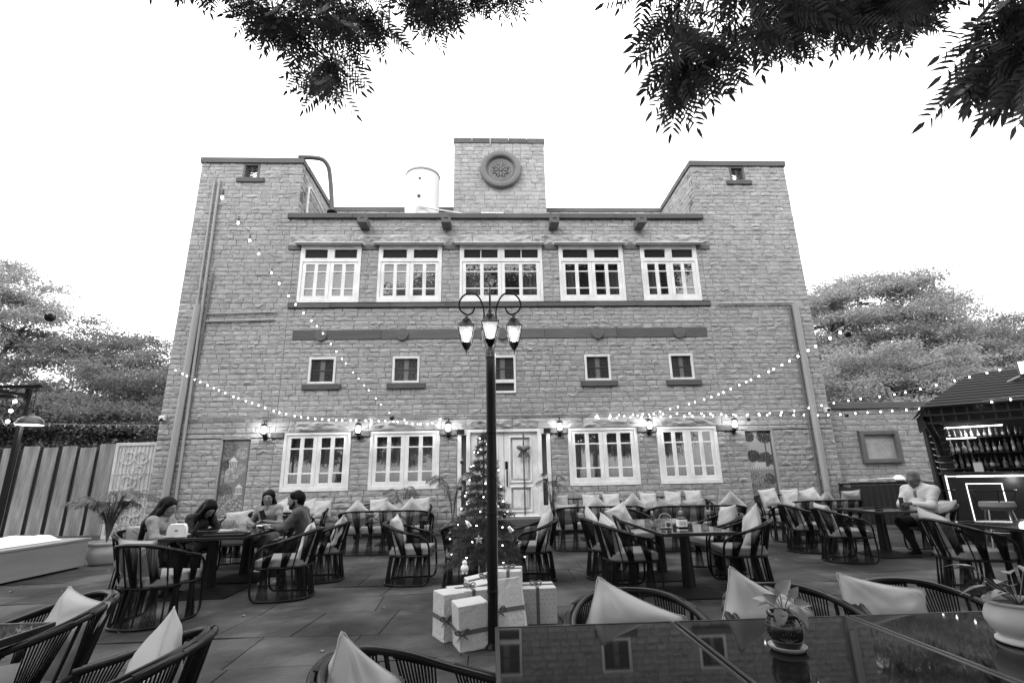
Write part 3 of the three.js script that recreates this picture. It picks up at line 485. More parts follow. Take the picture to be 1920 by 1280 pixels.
// ---------------------------------------------------------------- furniture
function halfPath(pts, e) { // from the middle of the back forward along the right side; e widens it for sofas
  const p = pts.map((q) => V(q[0] + (q[0] > 0 ? e : 0), q[1], q[2]));
  if (e > 0) p.splice(1, 0, V(e, pts[0][1], pts[0][2]));
  return new THREE.CatmullRomCurve3(p, false, 'centripetal');
}
const TOP_P = [[0, 0.765, -0.385], [0.2, 0.75, -0.335], [0.31, 0.7, -0.19], [0.335, 0.645, 0], [0.315, 0.6, 0.19]];
const SEAT_P = [[0, 0.36, -0.27], [0.17, 0.36, -0.25], [0.26, 0.36, -0.14], [0.275, 0.36, 0.02], [0.275, 0.36, 0.25]];
const BASE_P = [[0, 0.018, -0.33], [0.2, 0.018, -0.28], [0.3, 0.018, -0.1], [0.31, 0.018, 0.12], [0.305, 0.018, 0.24]];
const mir = (c, s) => (u) => { const p = c.getPointAt(clamp(u, 0, 1)); p.x *= s; return p; };
function cordPanel(fa, fb, ua, ub, wa, wb, n, lenA, lenB) { // n taut cords from one rail to the other, spread wa wide at a and wb at b
  const g = [];
  for (let i = 0; i < n; i++) { const t = n > 1 ? i / (n - 1) - 0.5 : 0; g.push(rod(fa(Math.abs(ua + t * wa / lenA), ua + t * wa / lenA), fb(Math.abs(ub + t * wb / lenB), ub + t * wb / lenB), 0.0045, 0.0045, 3)); }
  return merge(g);
}
function makeSeat(W) {
  const o = new THREE.Group(), e = (W - 0.64) / 2, T = halfPath(TOP_P, e), S = halfPath(SEAT_P, e), B = halfPath(BASE_P, e);
  const both = (c) => (a, signed) => { const p = c.getPointAt(clamp(a, 0, 1)); if (signed < 0) p.x *= -1; return p; };
  const fT = both(T), fS = both(S), fB = both(B), lT = T.getLength(), lS = S.getLength(), lB = B.getLength();
  const side = [[0, 0.018, -0.33], ...(e > 0 ? [[e * 0.5 / 1, 0.018, -0.33], [e, 0.018, -0.33]] : []), [0.2 + e, 0.018, -0.28], [0.3 + e, 0.018, -0.1], [0.31 + e, 0.018, 0.12], [0.305 + e, 0.03, 0.25], [0.3 + e, 0.09, 0.288], [0.29 + e, 0.38, 0.288], [0.3 + e, 0.52, 0.27], [0.315 + e, 0.59, 0.19], [0.335 + e, 0.645, 0], [0.31 + e, 0.7, -0.19], [0.2 + e, 0.75, -0.335], ...(e > 0 ? [[e, 0.765, -0.385], [e * 0.5, 0.765, -0.385]] : []), [0, 0.765, -0.385]];
  const loop = [...side, ...side.slice(1, -1).reverse().map(([x, y, z]) => [-x, y, z])];
  mesh('frame', tube(loop, 0.0135, 150, 7, true), M.blackRail, o);
  mesh('top_rail', tube([...TOP_P.slice().reverse().map((p) => [-p[0] - (p[0] > 0 ? e : 0), p[1] + 0.004, p[2] + 0.0]), ...(e > 0 ? [[-e, 0.769, -0.385], [e, 0.769, -0.385]] : []), ...TOP_P.slice(1).map((p) => [p[0] + e, p[1] + 0.004, p[2]])].map(([x, y, z]) => [x * (1 - 0.026 / (0.33 + e)), y, z + (z < -0.1 ? 0.026 : 0)]), 0.014, 70, 7), M.blackRail, o);
  const sr = [...SEAT_P.map((p) => [p[0] + (p[0] > 0 ? e : 0), p[1], p[2]])]; if (e > 0) sr.splice(1, 0, [e, 0.36, -0.27]);
  mesh('seat_frame', [tube([...sr, ...sr.slice(1).reverse().map(([x, y, z]) => [-x, y, z])], 0.0125, 80, 6, true), rod([-0.29 - e, 0.36, 0.285], [0.29 + e, 0.36, 0.285], 0.0125), ...(e > 0 ? [rod([0, 0.018, -0.33], [0, 0.36, -0.27], 0.012), rod([0, 0.36, -0.27], [0, 0.765, -0.385], 0.012), rod([0, 0.36, 0.285], [0, 0.018, 0.27], 0.012), rod([-e * 0.99, 0.355, -0.27], [e * 0.99, 0.355, 0.27], 0.008)] : [])], M.blackRail, o);
  for (const s of [-1, 1]) for (const u of e > 0 ? [0.36, 0.62] : [0.12, 0.44]) mesh('back_post', [rod(fT(u, s), fS(u, s), 0.009, 0.009, 5), rod(fS(u, s), fB(u, s), 0.009, 0.009, 5)], M.blackRail, o);
  const us = []; const k = Math.max(3, Math.round(lT / 0.27)); for (let i = -k; i <= k; i++) us.push(i / (k + 0.42));
  for (const u0 of us) {
    const u = Math.abs(u0) < 0.001 ? 0 : u0;
    mesh('cord_panel', [cordPanel(fT, fS, u, u, 0.16, 0.055, 12, lT, lS)], M.cord, o);
    mesh('cord_panel', [cordPanel(fS, fB, u, u, 0.055, 0.13, 11, lS, lB)], M.cord, o);
    if (Math.abs(u) < 0.95) { const a = fT(Math.abs(u - 0.08 / lT), u - 0.08 / lT), b = fT(Math.abs(u + 0.08 / lT), u + 0.08 / lT); mesh('cord_wrap', rod(a, b, 0.0175, 0.0175, 7), M.cord, o); }
  }
  { // seat cushion
    const w = 0.25 + e, s = new THREE.Shape(); s.moveTo(-w, -0.25); s.lineTo(w, -0.25); s.lineTo(w, 0.1); s.bezierCurveTo(w, 0.24, w - 0.08, 0.25, w - 0.14, 0.25); s.lineTo(-w + 0.14, 0.25); s.bezierCurveTo(-w + 0.08, 0.25, -w, 0.24, -w, 0.1); s.closePath();
    const g = new THREE.ExtrudeGeometry(s, { depth: 0.045, bevelEnabled: true, bevelThickness: 0.024, bevelSize: 0.022, bevelSegments: 3, curveSegments: 6 }); g.rotateX(-PI / 2).translate(0, 0.392, 0.005);
    mesh('seat_cushion', g, M.seat, o);
  }
  return o;
}
const seatKinds = { armchair: makeSeat(0.64), sofa: makeSeat(1.56), wideSofa: makeSeat(1.75) };
function placeSeat(kind, name, label, category, x, z, turn, group) {
  const o = seatKinds[kind].clone(); o.name = numbered(name); scene.add(o); o.position.set(x, 0, z); o.rotation.y = turn; return tag(o, label, category, group);
}
const pillowGeo = (seed, T = 0.075) => {
  const R = rngOf(seed), N = 26, pos = [], uv = [], idx = [], h = 0.215, k1 = R() * 9, k2 = R() * 9;
  for (const s of [1, -1]) for (let j = 0; j <= N; j++) for (let i = 0; i <= N; i++) {
    const u = i / N * 2 - 1, v = j / N * 2 - 1, f = Math.pow(Math.max(0, (1 - Math.pow(Math.abs(u), 2.6)) * (1 - Math.pow(Math.abs(v), 2.6))), 0.55);
    const pin = 1 - 0.07 * (1 - v * v) * Math.abs(u), pin2 = 1 - 0.07 * (1 - u * u) * Math.abs(v);
    const wr = f * 0.012 * (Math.sin(u * 5 + v * 3 + k1) + Math.sin(v * 7 - u * 2 + k2)) * (0.4 + Math.abs(u * v)) + f * 0.011 * (Math.sin(Math.atan2(v - 1, u - 1) * 15 + k1) * Math.max(0, 1 - Math.hypot(u - 1, v - 1) / 1.3) + Math.sin(Math.atan2(v + 1, u + 1) * 13 + k2) * Math.max(0, 1 - Math.hypot(u + 1, v + 1) / 1.3) + Math.sin(Math.atan2(v - 1, u + 1) * 14 + k1) * Math.max(0, 1 - Math.hypot(u + 1, v - 1) / 1.2));
    pos.push(u * h * pin, v * h * pin2, s * (T * f + 0.001) + wr); uv.push(u * 0.5 + 0.5, v * 0.5 + 0.5);
  }
  const Q = (N + 1) * (N + 1);
  for (const s of [0, 1]) for (let j = 0; j < N; j++) for (let i = 0; i < N; i++) { const a = s * Q + j * (N + 1) + i, b = a + 1, c = a + N + 1, d = c + 1; s ? idx.push(a, c, b, b, c, d) : idx.push(a, b, c, b, d, c); }
  const g = new THREE.BufferGeometry(); g.setAttribute('position', new THREE.Float32BufferAttribute(pos, 3)); g.setAttribute('uv', new THREE.Float32BufferAttribute(uv, 2)); g.setIndex(idx); g.computeVertexNormals(); return g;
};
const seamGeo = (() => { const h = 0.215, p = []; for (let e = 0; e < 4; e++) for (let i = 0; i < 8; i++) { const t = i / 4 - 1, [u, v] = [[t, -1], [1, t], [-t, 1], [-1, -t]][e]; p.push([u * h * (1 - 0.07 * (1 - v * v) * Math.abs(u)), v * h * (1 - 0.07 * (1 - u * u) * Math.abs(v)), 0]); } return tube(p, 0.0035, 96, 5, true); })();
const pillows = [pillowGeo(1), pillowGeo(2, 0.085), pillowGeo(3, 0.07)];
let pillowN = 0;
// a pillow leaning against the back of a seat: side shift, height of its centre, roll about its own normal, lean, yaw, distance from the seat's middle
function pillow(seat, label, { dx = 0, y = 0.62, roll = 0, lean = 0.3, yaw = 0, dz = -0.17, m = 'pillow', s = 1 }) {
  const p = mesh('throw_pillow', pillows[pillowN++ % 3], M[m]); tag(p, label, 'pillow', 'pale pillows on the garden seats'); mesh('seam', seamGeo, M[m], p);
  p.applyMatrix4(new THREE.Matrix4().multiplyMatrices(mtx(seat.position.toArray(), [0, seat.rotation.y, 0]), mtx([dx, y, dz], [0, yaw, 0]).multiply(mtx([0, 0, 0], [-lean, 0, 0])).multiply(mtx([0, 0, 0], [0, 0, roll], s))));
  return p;
}
const F = { right: PI / 2, left: -PI / 2, front: 0, away: PI };
const D = PI / 4;
const CH = 'black corded garden armchairs', SO = 'black corded garden sofas';
// each armchair: [x, z, turn, what it stands by, pillow look, pillow pose]
const chairs = [
  [-0.17, -1.82, F.right, 'closest to the lens, left of the near glass tables', 'crisp white pillow showing one corner, left of the near glass tables', { roll: -0.62, y: 0.57, lean: 0.1, dx: 0.02, yaw: -0.4, dz: -0.27, s: 0.98 }],
  [0.66, -2.38, F.front, 'behind the far edge of the leftmost near glass table, facing the lens', 'pale triangular looking pillow behind the leftmost near glass table', { roll: -0.42, y: 0.57, lean: 0.28, dx: -0.04, yaw: -0.1, s: 1.02, dz: -0.18 }],
  [1.42, -2.4, F.front + 0.08, 'behind the dark potted pothos on the middle near glass table', 'pale pillow standing on a corner behind the dark potted pothos', { roll: -0.52, y: 0.59, lean: 0.25, dx: -0.15, yaw: 0.1, s: 1.04, dz: -0.16 }],
  [2.06, -2.43, F.front - 0.05, 'behind the rightmost near glass table with the white plant pot', 'wide pale pillow with a raised left corner behind the rightmost near glass table', { roll: -0.2, y: 0.6, lean: 0.3, dx: -0.17, s: 0.95, dz: -0.16 }],
  [-1.46, -2.1, F.left + 0.16, 'in the bottom left foreground with its cord panels seen close', 'wrinkled pale pillow standing tall in the bottom left foreground armchair', { roll: -0.45, y: 0.57, lean: 0.15, dx: 0.0, yaw: 0.3, dz: -0.2, s: 1.02 }],
  [-2.32, -2.78, F.left + 0.72, 'at the corner of the near glass table on the far left', 'soft pale pillow lying along the armchair back by the far left glass table', { roll: -0.1, y: 0.57, lean: 0.32, dx: 0.02, yaw: 0.35, dz: -0.19, s: 1.05 }],
  [-4.36, -6.95, F.right - 0.1, 'under the woman with the white handbag', 'rounded pale pillow behind the woman with the white handbag', { y: 0.62, dz: -0.22, lean: 0.2, dx: 0.12 }],
  [-3.43, -5.68, F.away - 0.18, 'with its back turned at the near end of the occupied table', 'shaded pillow inside the armchair at the near end of the occupied table', { roll: 0.04, y: 0.6, dx: 0.08, m: 'pillow' }],
  [-2.5, -6.66, F.left + 0.05, 'empty and turned left on the near right side of the occupied table', 'pillow upright in the empty armchair beside the man in the dark shirt', { y: 0.62, dz: -0.22, dx: 0.0, lean: 0.2, yaw: 0.2 }],
  [-2.42, -7.66, F.left + 0.12, 'that the man in the dark shirt sits on', 'pillow behind the back of the man in the dark shirt', { y: 0.63, dz: -0.24, dx: 0.06, roll: 0.2 }],
  [-4.5, -8.15, F.right, 'under the woman in black bending over the table', null],
  [-3.5, -8.75, F.front - 0.15, 'under the woman in the pale sleeveless top', null],
  [-4.25, -9.0, F.front + 0.3, 'holding a black bag at the far end of the occupied table', 'pale pillow under the black bag at the far end of the occupied table', { y: 0.66, roll: 0.1 }],
  [-1.1, -7.32, F.right - 0.05, 'standing alone left of the Christmas tree', 'pale pillow tilted in the armchair left of the Christmas tree', { y: 0.63, roll: 0.12, dx: 0.06, dz: -0.21, lean: 0.25 }],
  [0.52, -7.3, F.left + 0.1, 'just right of the Christmas tree, turned to it', 'pale pillow tilted in the armchair right of the Christmas tree', { y: 0.64, roll: 0.2, dz: -0.2, dx: 0.02, lean: 0.25, s: 1.05 }],
  [-0.33, -6.98, F.away, 'half hidden behind the foot of the Christmas tree', null],
  [1.63, -6.42, F.right + 0.06, 'at the near left corner of the long table with condiment jars', 'slim pale pillow in the near left armchair of the long table with condiment jars', { y: 0.63, dx: 0.0, roll: 0.3, dz: -0.2, lean: 0.28 }],
  [1.6, -7.28, F.right, 'on the left side of the long jar table, second from the lens', 'small corner of a pillow in the second left armchair of the long jar table', { y: 0.66, roll: 0.5, dz: -0.2, lean: 0.28 }],
  [2.3, -8.45, F.front + 0.35, 'at the far end of the long table with condiment jars', 'white pillow leaning in the armchair at the far end of the long jar table', { y: 0.64, roll: 0.35, dx: -0.16, lean: 0.25 }],
  [3.18, -7.45, F.left + 0.05, 'on the right side of the long jar table, second from the lens', 'white pillow in the second right armchair of the long jar table', { y: 0.66, roll: 0.12, dz: -0.2, dx: 0.0, lean: 0.2 }],
  [3.08, -6.55, F.left - 0.12, 'at the near right corner of the long table with condiment jars', 'large white pillow on its corner, near right of the long jar table', { y: 0.66, roll: 0.55, dz: -0.17, dx: 0.0, lean: 0.25, s: 1.05 }],
  [5.4, -7.98, F.right - 0.15, 'on the left of the table where the man in white sits', 'pale pillow in the armchair facing the man in white', { y: 0.63, roll: 0.08, dz: -0.2, dx: 0.02 }],
  [5.45, -9.0, F.right - 0.1, 'behind the first one left of the table of the man in white', 'grey pillow in the rear armchair left of the table of the man in white', { y: 0.63, roll: 0.2, m: 'pillow2' }],
  [7.3, -8.5, F.left, 'under the man in the white shirt', 'long pale pillow behind the man in the white shirt', { y: 0.6, dz: -0.25, yaw: 0.1, roll: 0.1 }],
  [5.38, -5.85, F.right - 0.12, 'nearest to the right edge, seen from behind beside the far right table', 'pale pillow with a sharp corner in the armchair nearest to the right edge', { y: 0.63, roll: 0.28, dz: -0.22, dx: 0.08, s: 1.05 }],
];
for (const [x, z, turn, where, plabel, pose] of chairs) {
  const c = placeSeat('armchair', 'armchair', 'black corded armchair ' + where, 'armchair', x, z, turn, CH);
  if (plabel) pillow(c, plabel, pose);
}
const sofas = [
  ['sofa', -4.75, -12.75, F.front, 'against the wall under the leftmost ground floor window', [[0.28, { roll: 0.3, y: 0.68 }, 'pointed pillow on the wall sofa behind the man in the dark shirt'], [0.62, { roll: 0.06, y: 0.67 }, 'square pillow at the right end of the wall sofa behind the dark shirted man'], [-0.35, { roll: 0.5, y: 0.68 }, 'pillow on the wall sofa seen between the seated couple']]],
  ['sofa', -4.3, -10.4, F.away, 'with its back turned behind the seated couple', []],
  ['wideSofa', -2.35, -12.72, F.front, 'against the wall under the window left of the door', [[-0.42, { roll: 0.08, y: 0.68 }, 'left pillow of three on the wall sofa left of the door'], [0.14, { roll: -0.1, y: 0.68 }, 'middle pillow of three on the wall sofa left of the door'], [0.62, { roll: 0.1, y: 0.68 }, 'right pillow of three on the wall sofa left of the door']]],
  ['wideSofa', -2.02, -10.2, F.away, 'with its back to the lens left of the Christmas tree', [[0.52, { roll: D, y: 0.7, lean: 0.15 }, 'diamond pillow at the left end of the sofa left of the Christmas tree'], [-0.08, { roll: D * 0.8, y: 0.68, lean: 0.3 }, 'middle pillow on the sofa turned away left of the Christmas tree'], [-0.5, { roll: D, y: 0.72, lean: 0.2 }, 'diamond pillow at the right end of the sofa left of the Christmas tree']]],
  ['wideSofa', 2.35, -12.72, F.front, 'against the wall just right of the door', [[-0.68, { y: 0.67 }, 'square pillow at the door end of the wall sofa right of the door'], [0.1, { roll: -0.04, y: 0.67 }, 'middle square pillow on the wall sofa just right of the door'], [0.62, { roll: 0.04, y: 0.68 }, 'right square pillow on the wall sofa just right of the door']]],
  ['wideSofa', 2.0, -10.0, F.away, 'with its back to the lens right of the Christmas tree', [[0.05, { roll: D, y: 0.7, lean: 0.2 }, 'middle diamond pillow on the sofa right of the Christmas tree'], [-0.66, { roll: D, y: 0.72, lean: 0.15 }, 'diamond pillow at the right end of the sofa right of the Christmas tree'], [0.62, { y: 0.62, m: 'pillowGrey' }, 'grey pillow at the left end of the sofa right of the Christmas tree']]],
  ['wideSofa', 4.5, -12.72, F.front, 'against the wall under the two right windows', [[-0.6, { y: 0.68, roll: -0.04 }, 'left square pillow on the wall sofa under the right windows'], [0.02, { y: 0.7, roll: -0.1 }, 'middle square pillow on the wall sofa under the right windows'], [0.55, { y: 0.72 }, 'right square pillow on the wall sofa under the right windows']]],
  ['wideSofa', 3.75, -9.6, F.away - 0.12, 'with its back to the lens behind the long jar table', [[0.55, { roll: 0.3, y: 0.66, m: 'pillow2' }, 'leaning pillow left on the sofa behind the long jar table'], [0.05, { y: 0.68, roll: -0.1 }, 'wide square pillow on the sofa behind the long jar table'], [-0.62, { roll: D, y: 0.73, lean: 0.1 }, 'diamond pillow at the right end of the sofa behind the long jar table']]],
  ['wideSofa', 7.35, -12.45, F.front - 0.12, 'below the right wall painting', [[-0.5, { y: 0.72, roll: 0.14 }, 'left pillow of three on the sofa below the right wall painting'], [0.02, { y: 0.7, roll: 0.06 }, 'middle pillow of three on the sofa below the right wall painting'], [0.5, { y: 0.72, roll: 0.28, lean: 0.5 }, 'tilted right pillow of three on the sofa below the right wall painting']]],
  ['wideSofa', 6.5, -10.3, F.away + 0.1, 'turned away between the right wall and the man in white', [[0.35, { y: 0.66, roll: 0.2, m: 'pillow2' }, 'grey toned pillow at the left of the sofa behind the man in white'], [-0.1, { y: 0.68, roll: D }, 'middle diamond pillow on the sofa behind the man in white'], [-0.66, { y: 0.74, roll: -0.05 }, 'upright pillow at the right end of the sofa behind the man in white']]],
];
for (const [kind, x, z, turn, where, ps] of sofas) {
  const s = placeSeat(kind, 'garden_sofa', 'black corded two seat sofa ' + where, 'sofa', x, z, turn, SO);
  for (const [dx, pose, lab] of ps) pillow(s, lab, { dx, ...pose });
}
function makeTable(w, d, h, ped) {
  const o = new THREE.Group();
  mesh('tabletop', bx(-w / 2 + 0.015, w / 2 - 0.015, h - 0.012, h, -d / 2 + 0.015, d / 2 - 0.015, 0.003), M.tableGlass, o);
  mesh('table_edge', [plate(-w / 2, w / 2, -d / 2, d / 2, [[-w / 2 + 0.016, w / 2 - 0.016, -d / 2 + 0.016, d / 2 - 0.016]], 0.035, 0.003).rotateX(-PI / 2).translate(0, h + 0.002, 0), bx(-w / 2 + 0.03, w / 2 - 0.03, h - 0.03, h - 0.014, -d / 2 + 0.03, d / 2 - 0.03)], M.tableRim, o);
  mesh('pedestal', new THREE.CylinderGeometry(ped * 0.72, ped * 0.95, h - 0.1, 4, 1).rotateY(PI / 4).translate(0, (h - 0.03) / 2 + 0.035, 0), M.black, o);
  const b = Math.min(w, d) * 0.39;
  mesh('base_plate', [new THREE.CylinderGeometry(ped * 1.3, b * 1.38, 0.06, 4, 1).rotateY(PI / 4).translate(0, 0.045, 0), bx(-b, b, 0, 0.016, -b, b, 0.004)], M.blackMatte, o);
  return o;
}
const tableKinds = { near: makeTable(0.785, 0.82, 0.7, 0.075), dine: makeTable(0.83, 0.95, 0.7, 0.085), wide: makeTable(1.12, 0.95, 0.7, 0.085), low: makeTable(0.7, 0.7, 0.42, 0.08) };
const TB = 'dark glass topped pedestal tables';
for (const [k, x, z, turn, where, lift = 0] of [
  ['near', 0.4, -2.02, 0, 'dark mirror topped table in the near row, leftmost, reflecting the wall'], ['near', 1.195, -2.02, 0, 'dark mirror topped table in the near row carrying the dark potted pothos'], ['near', 1.99, -2.02, 0, 'dark mirror topped table in the near row carrying the white plant pot'],
  ['near', -2.5, -2.35, 0, 'dark mirror topped table at the left edge reflecting the trees'],
  ['wide', -3.58, -7.0, 0.02, 'black pedestal table with the white handbag, near half of the occupied pair'], ['wide', -3.58, -7.96, 0.02, 'black pedestal table between the two far women, far half of the occupied pair'],
  ['dine', 2.27, -6.22, 0, 'black pedestal table with condiment jars, near half of a long pair'], ['dine', 2.27, -7.18, 0, 'black pedestal table, empty far half of the long pair with condiment jars'],
  ['dine', 6.36, -8.42, 0.02, 'black pedestal table in front of the man in white'], ['dine', 5.98, -5.82, 0, 'black pedestal table at the right edge with a bright reflection'], ['dine', 6.9, -5.8, 0, 'black pedestal table cut by the right edge of the view'],
  ['dine', -0.25, -7.32, 0, 'black pedestal table half hidden behind the Christmas tree'],
  ['low', -2.2, -11.5, 0, 'low black table between the two sofas left of the tree'], ['low', 2.2, -11.4, 0, 'low black table between the two sofas right of the tree'], ['low', 4.2, -11.2, 0, 'low black table between the sofas behind the long jar table'], ['low', 6.9, -11.35, 0, 'low black table between the sofas by the right wall'], ['low', -4.5, -11.5, 0, 'low black table between the sofas behind the seated couple'],
]) {
  const t = tableKinds[k].clone(); t.name = numbered(k === 'low' ? 'low_table' : 'pedestal_table'); scene.add(t); t.position.set(x, 0, z); t.rotation.y = turn; tag(t, where, 'table', TB);
}
// ---------------------------------------------------------------- lamps and string lights
function pointLight(p, intensity, r, dist = 0) { const l = new THREE.PointLight(0xffffff, intensity, dist); l.position.copy(p); l.castShadow = true; l.shadow.radius = r / 0.02; scene.add(l); return l; }
function lanternParts(o, s = 1) { // tapered four sided lantern hanging from its top ring, which is at the origin
  const P = (g) => g.scale(s, s, s);
  const r4 = (r0, r1, h, y) => new THREE.CylinderGeometry(r1, r0, h, 4, 1, true).rotateY(PI / 4).translate(0, y, 0);
  mesh('lantern_cap', P(merge([r4(0.118, 0.05, 0.07, -0.075), r4(0.128, 0.118, 0.014, -0.117), new THREE.SphereGeometry(0.05, 8, 5, 0, 7, 0, PI / 2).scale(1, 0.7, 1).translate(0, -0.042, 0), new THREE.CylinderGeometry(0.008, 0.008, 0.03, 6).translate(0, -0.005, 0), new THREE.TorusGeometry(0.016, 0.004, 5, 12).translate(0, 0.016, 0)])), M.black, o);
  const bars = []; for (let i = 0; i < 4; i++) { const a = PI / 4 + i * PI / 2; bars.push(rod([Math.cos(a) * 0.115, -0.124, Math.sin(a) * 0.115], [Math.cos(a) * 0.062, -0.285, Math.sin(a) * 0.062], 0.006, 0.006, 5)); }
  mesh('lantern_cage', P(merge([...bars, r4(0.058, 0.066, 0.02, -0.29), new THREE.CylinderGeometry(0.06, 0.025, 0.05, 4, 1).rotateY(PI / 4).translate(0, -0.325, 0), new THREE.CylinderGeometry(0.006, 0.003, 0.06, 6).translate(0, -0.375, 0), sph(0.009, 0, -0.362, 0, 6, 5)])), M.black, o);
  mesh('lantern_glass', P(r4(0.058, 0.108, 0.158, -0.204)), M.lampGlass, o);
  mesh('bulb', P(merge([new THREE.CylinderGeometry(0.026, 0.018, 0.1, 10).translate(0, -0.22, 0), sph(0.034, 0, -0.165, 0, 10, 8)])), M.lantern, o);
}
{
  const t = thing('lamp_post', 'slim black lamp post with three lit lanterns on scroll arms before the house', 'lamp post', [-0.005, 0, -4.55]);
  mesh('post', lathe([[0.07, 0], [0.07, 0.012], [0.045, 0.03], [0.043, 0.05], [0.041, 2.4], [0.041, 2.66], [0.03, 2.7], [0.018, 2.74], [0.011, 2.8], [0.009, 3.08], [0.004, 3.14], [0, 3.15]], 14), M.blackRail, t);
  for (const y of [0.42, 1.03, 1.72, 2.42]) mesh('clamp_ring', lathe([[0.04, -0.012], [0.046, -0.01], [0.046, 0.01], [0.04, 0.012]], 14).translate(0, y, 0), M.black, t);
  mesh('wire', tube([[0.045, 2.45, 0.01], [0.043, 1.8, 0.012], [0.048, 1.2, 0.01], [0.043, 0.5, 0.012], [0.045, 0.1, 0.01]], 0.005, 30, 5), M.pipeGrey, t);
  for (const a of [0, PI, -PI / 2]) {
    const arm = [], c = Math.cos(a), s = -Math.sin(a), E = (r, y) => [c * r, y, s * r], low = a === -PI / 2 ? 0.08 : 0.11;
    for (const [r, y] of [[0.036, 2.4], [0.07, 2.5], [0.085, 2.6], [0.06, 2.72], [0.075, 2.83], [0.13, 2.925], [0.2, 2.95], [0.27, 2.92], [0.312, 2.84], [0.29, 2.765], [0.225, 2.73], [0.18, 2.745], [0.155, 2.8]]) arm.push(E(r * 0.95, y + low));
    mesh('scroll_arm', tube(arm, 0.0085, 60, 6), M.black, t);
    const L = new THREE.Group(); L.name = 'lantern'; t.add(L); L.position.set(c * 0.225, 2.705 + low, s * 0.225); lanternParts(L, 0.92);
    pointLight(V(c * 0.225 - 0.005, 2.705 + low - 0.17, s * 0.225 - 4.55), 0.8, 0.03);
  }
}
for (const [i, [x, y]] of [[-5.83, 2.62], [-3.44, 2.6], [-1.13, 2.6], [1.79, 2.58], [4.18, 2.58], [6.48, 2.58]].entries()) {
  const where = ['at the far left, beside the leftmost ground floor window', 'between the two left ground floor windows', 'just left of the white door', 'just right of the white door', 'between the two right ground floor windows', 'at the far right, beside the right wall painting'][i];
  const t = thing('wall_lantern', 'small lit cage lantern ' + where, 'wall lantern', [x, y, FZ + 0.15], 0, 'lit wall lanterns on the stone house'); t.scale.setScalar(0.85);
  mesh('bracket', [rod([0, -0.16, 0], [0, -0.22, -0.02], 0.02), rod([0, -0.2, 0], [0, -0.2, -0.17], 0.018), box(0.1, 0.2, 0.02, 0, -0.2, -0.14), tube([[0, 0.24, -0.15], [0, 0.3, -0.1], [0, 0.26, 0], [0, 0.2, 0]], 0.01, 12, 5)], M.black, t);
  const cage = [lathe([[0, 0.2], [0.05, 0.185], [0.1, 0.15], [0.11, 0.14], [0.1, 0.135]], 12), lathe([[0, -0.17], [0.06, -0.16], [0.1, -0.13], [0.1, -0.115], [0.09, -0.115]], 12)];
  for (let k = 0; k < 8; k++) { const a = k * PI / 4; cage.push(rod([Math.cos(a) * 0.095, -0.12, Math.sin(a) * 0.095], [Math.cos(a) * 0.095, 0.14, Math.sin(a) * 0.095], 0.0035, 0.0035, 4)); }
  mesh('cage', cage, M.black, t);
  mesh('lantern_glass', new THREE.CylinderGeometry(0.085, 0.085, 0.24, 16, 1, true).translate(0, 0.01, 0), M.lampGlass, t);
  mesh('bulb', lathe([[0, -0.11], [0.05, -0.1], [0.066, -0.02], [0.05, 0.08], [0, 0.12]], 12), M.lantern, t);
  pointLight(V(x, y - 0.0, FZ + 0.17), 1.1, 0.06);
}
function lightString(label, pts, n, from, lit, r = 0.026, to = 1) {
  const c = new THREE.CatmullRomCurve3(pts.map(([x, y, d]) => at(x, y, d)), false, 'centripetal'), o = thing('string_lights', label, 'string lights', [0, 0, 0], 0, 'strings of small bulbs over the courtyard');
  const p0 = c.getPointAt(0); o.position.copy(p0);
  const g = new THREE.TubeGeometry(c, 90, 0.002, 4, false).translate(-p0.x, -p0.y, -p0.z); mesh('wire', g, M.whiteShade, o);
  const bulb = new THREE.SphereGeometry(r, 8, 6).scale(1, 1.25, 1), cap = new THREE.CylinderGeometry(0.009, 0.012, 0.04, 6).translate(0, r + 0.025, 0), R = rngOf(n);
  for (let i = 0; i < n; i++) {
    const p = c.getPointAt(from + (to - from) * (i + 0.3 + R() * 0.4) / n).sub(p0), b = mesh('bulb', bulb, lit ? M.bulb : M.silver, o); b.position.set(p.x, p.y - r - 0.03, p.z);
    const k = mesh('socket', cap, M.pipeGrey, b);
  }
}
lightString('long string of lit bulbs slanting down from the upper left to left of the door', [[150, -60, 1.5], [300, 180, 2.0], [380, 300, 2.7], [457, 425, 3.8], [548, 558, 6.0], [600, 614, 7.6], [650, 680, 9.6], [700, 738, 11.6], [735, 774, 12.7], [775, 790, 13.05], [800, 794, 13.1], [828, 783, 13.12]], 26, 0.12, true, 0.0085);
lightString('string of lit bulbs sagging from the left corner pipe to left of the door', [[322, 688, 12.7], [345, 699, 12.75], [400, 724, 12.8], [440, 741, 12.85], [480, 755, 12.9], [520, 769, 12.95], [560, 778, 13], [620, 784, 13.05], [680, 785, 13.1], [740, 787, 13.1], [790, 792, 13.1], [815, 789, 13.1], [829, 781, 13.12]], 40, 0, true, 0.014);
lightString('string of lit bulbs rising from above the right windows to the upper right', [[1105, 779, 13.1], [1170, 777, 13.05], [1215, 774, 12.95], [1262, 762, 12.2], [1330, 742, 10.6], [1400, 711, 8.7], [1460, 682, 7.2], [1535, 639, 5.6], [1600, 602, 4.7], [1690, 550, 3.8], [1800, 480, 3.1], [1960, 372, 2.4]], 28, 0, true, 0.012, 0.8);
lightString('string of lit bulbs from the house to the glowing sign over the bar', [[1110, 776, 13.1], [1230, 773, 13.05], [1300, 772, 12.95], [1400, 774, 12.8], [1480, 768, 12.6], [1540, 757, 12.3], [1600, 746, 11.9], [1665, 738, 11.4], [1720, 727, 10.9], [1780, 712, 10.3], [1897, 684, 9.3]], 32, 0, true, 0.014);
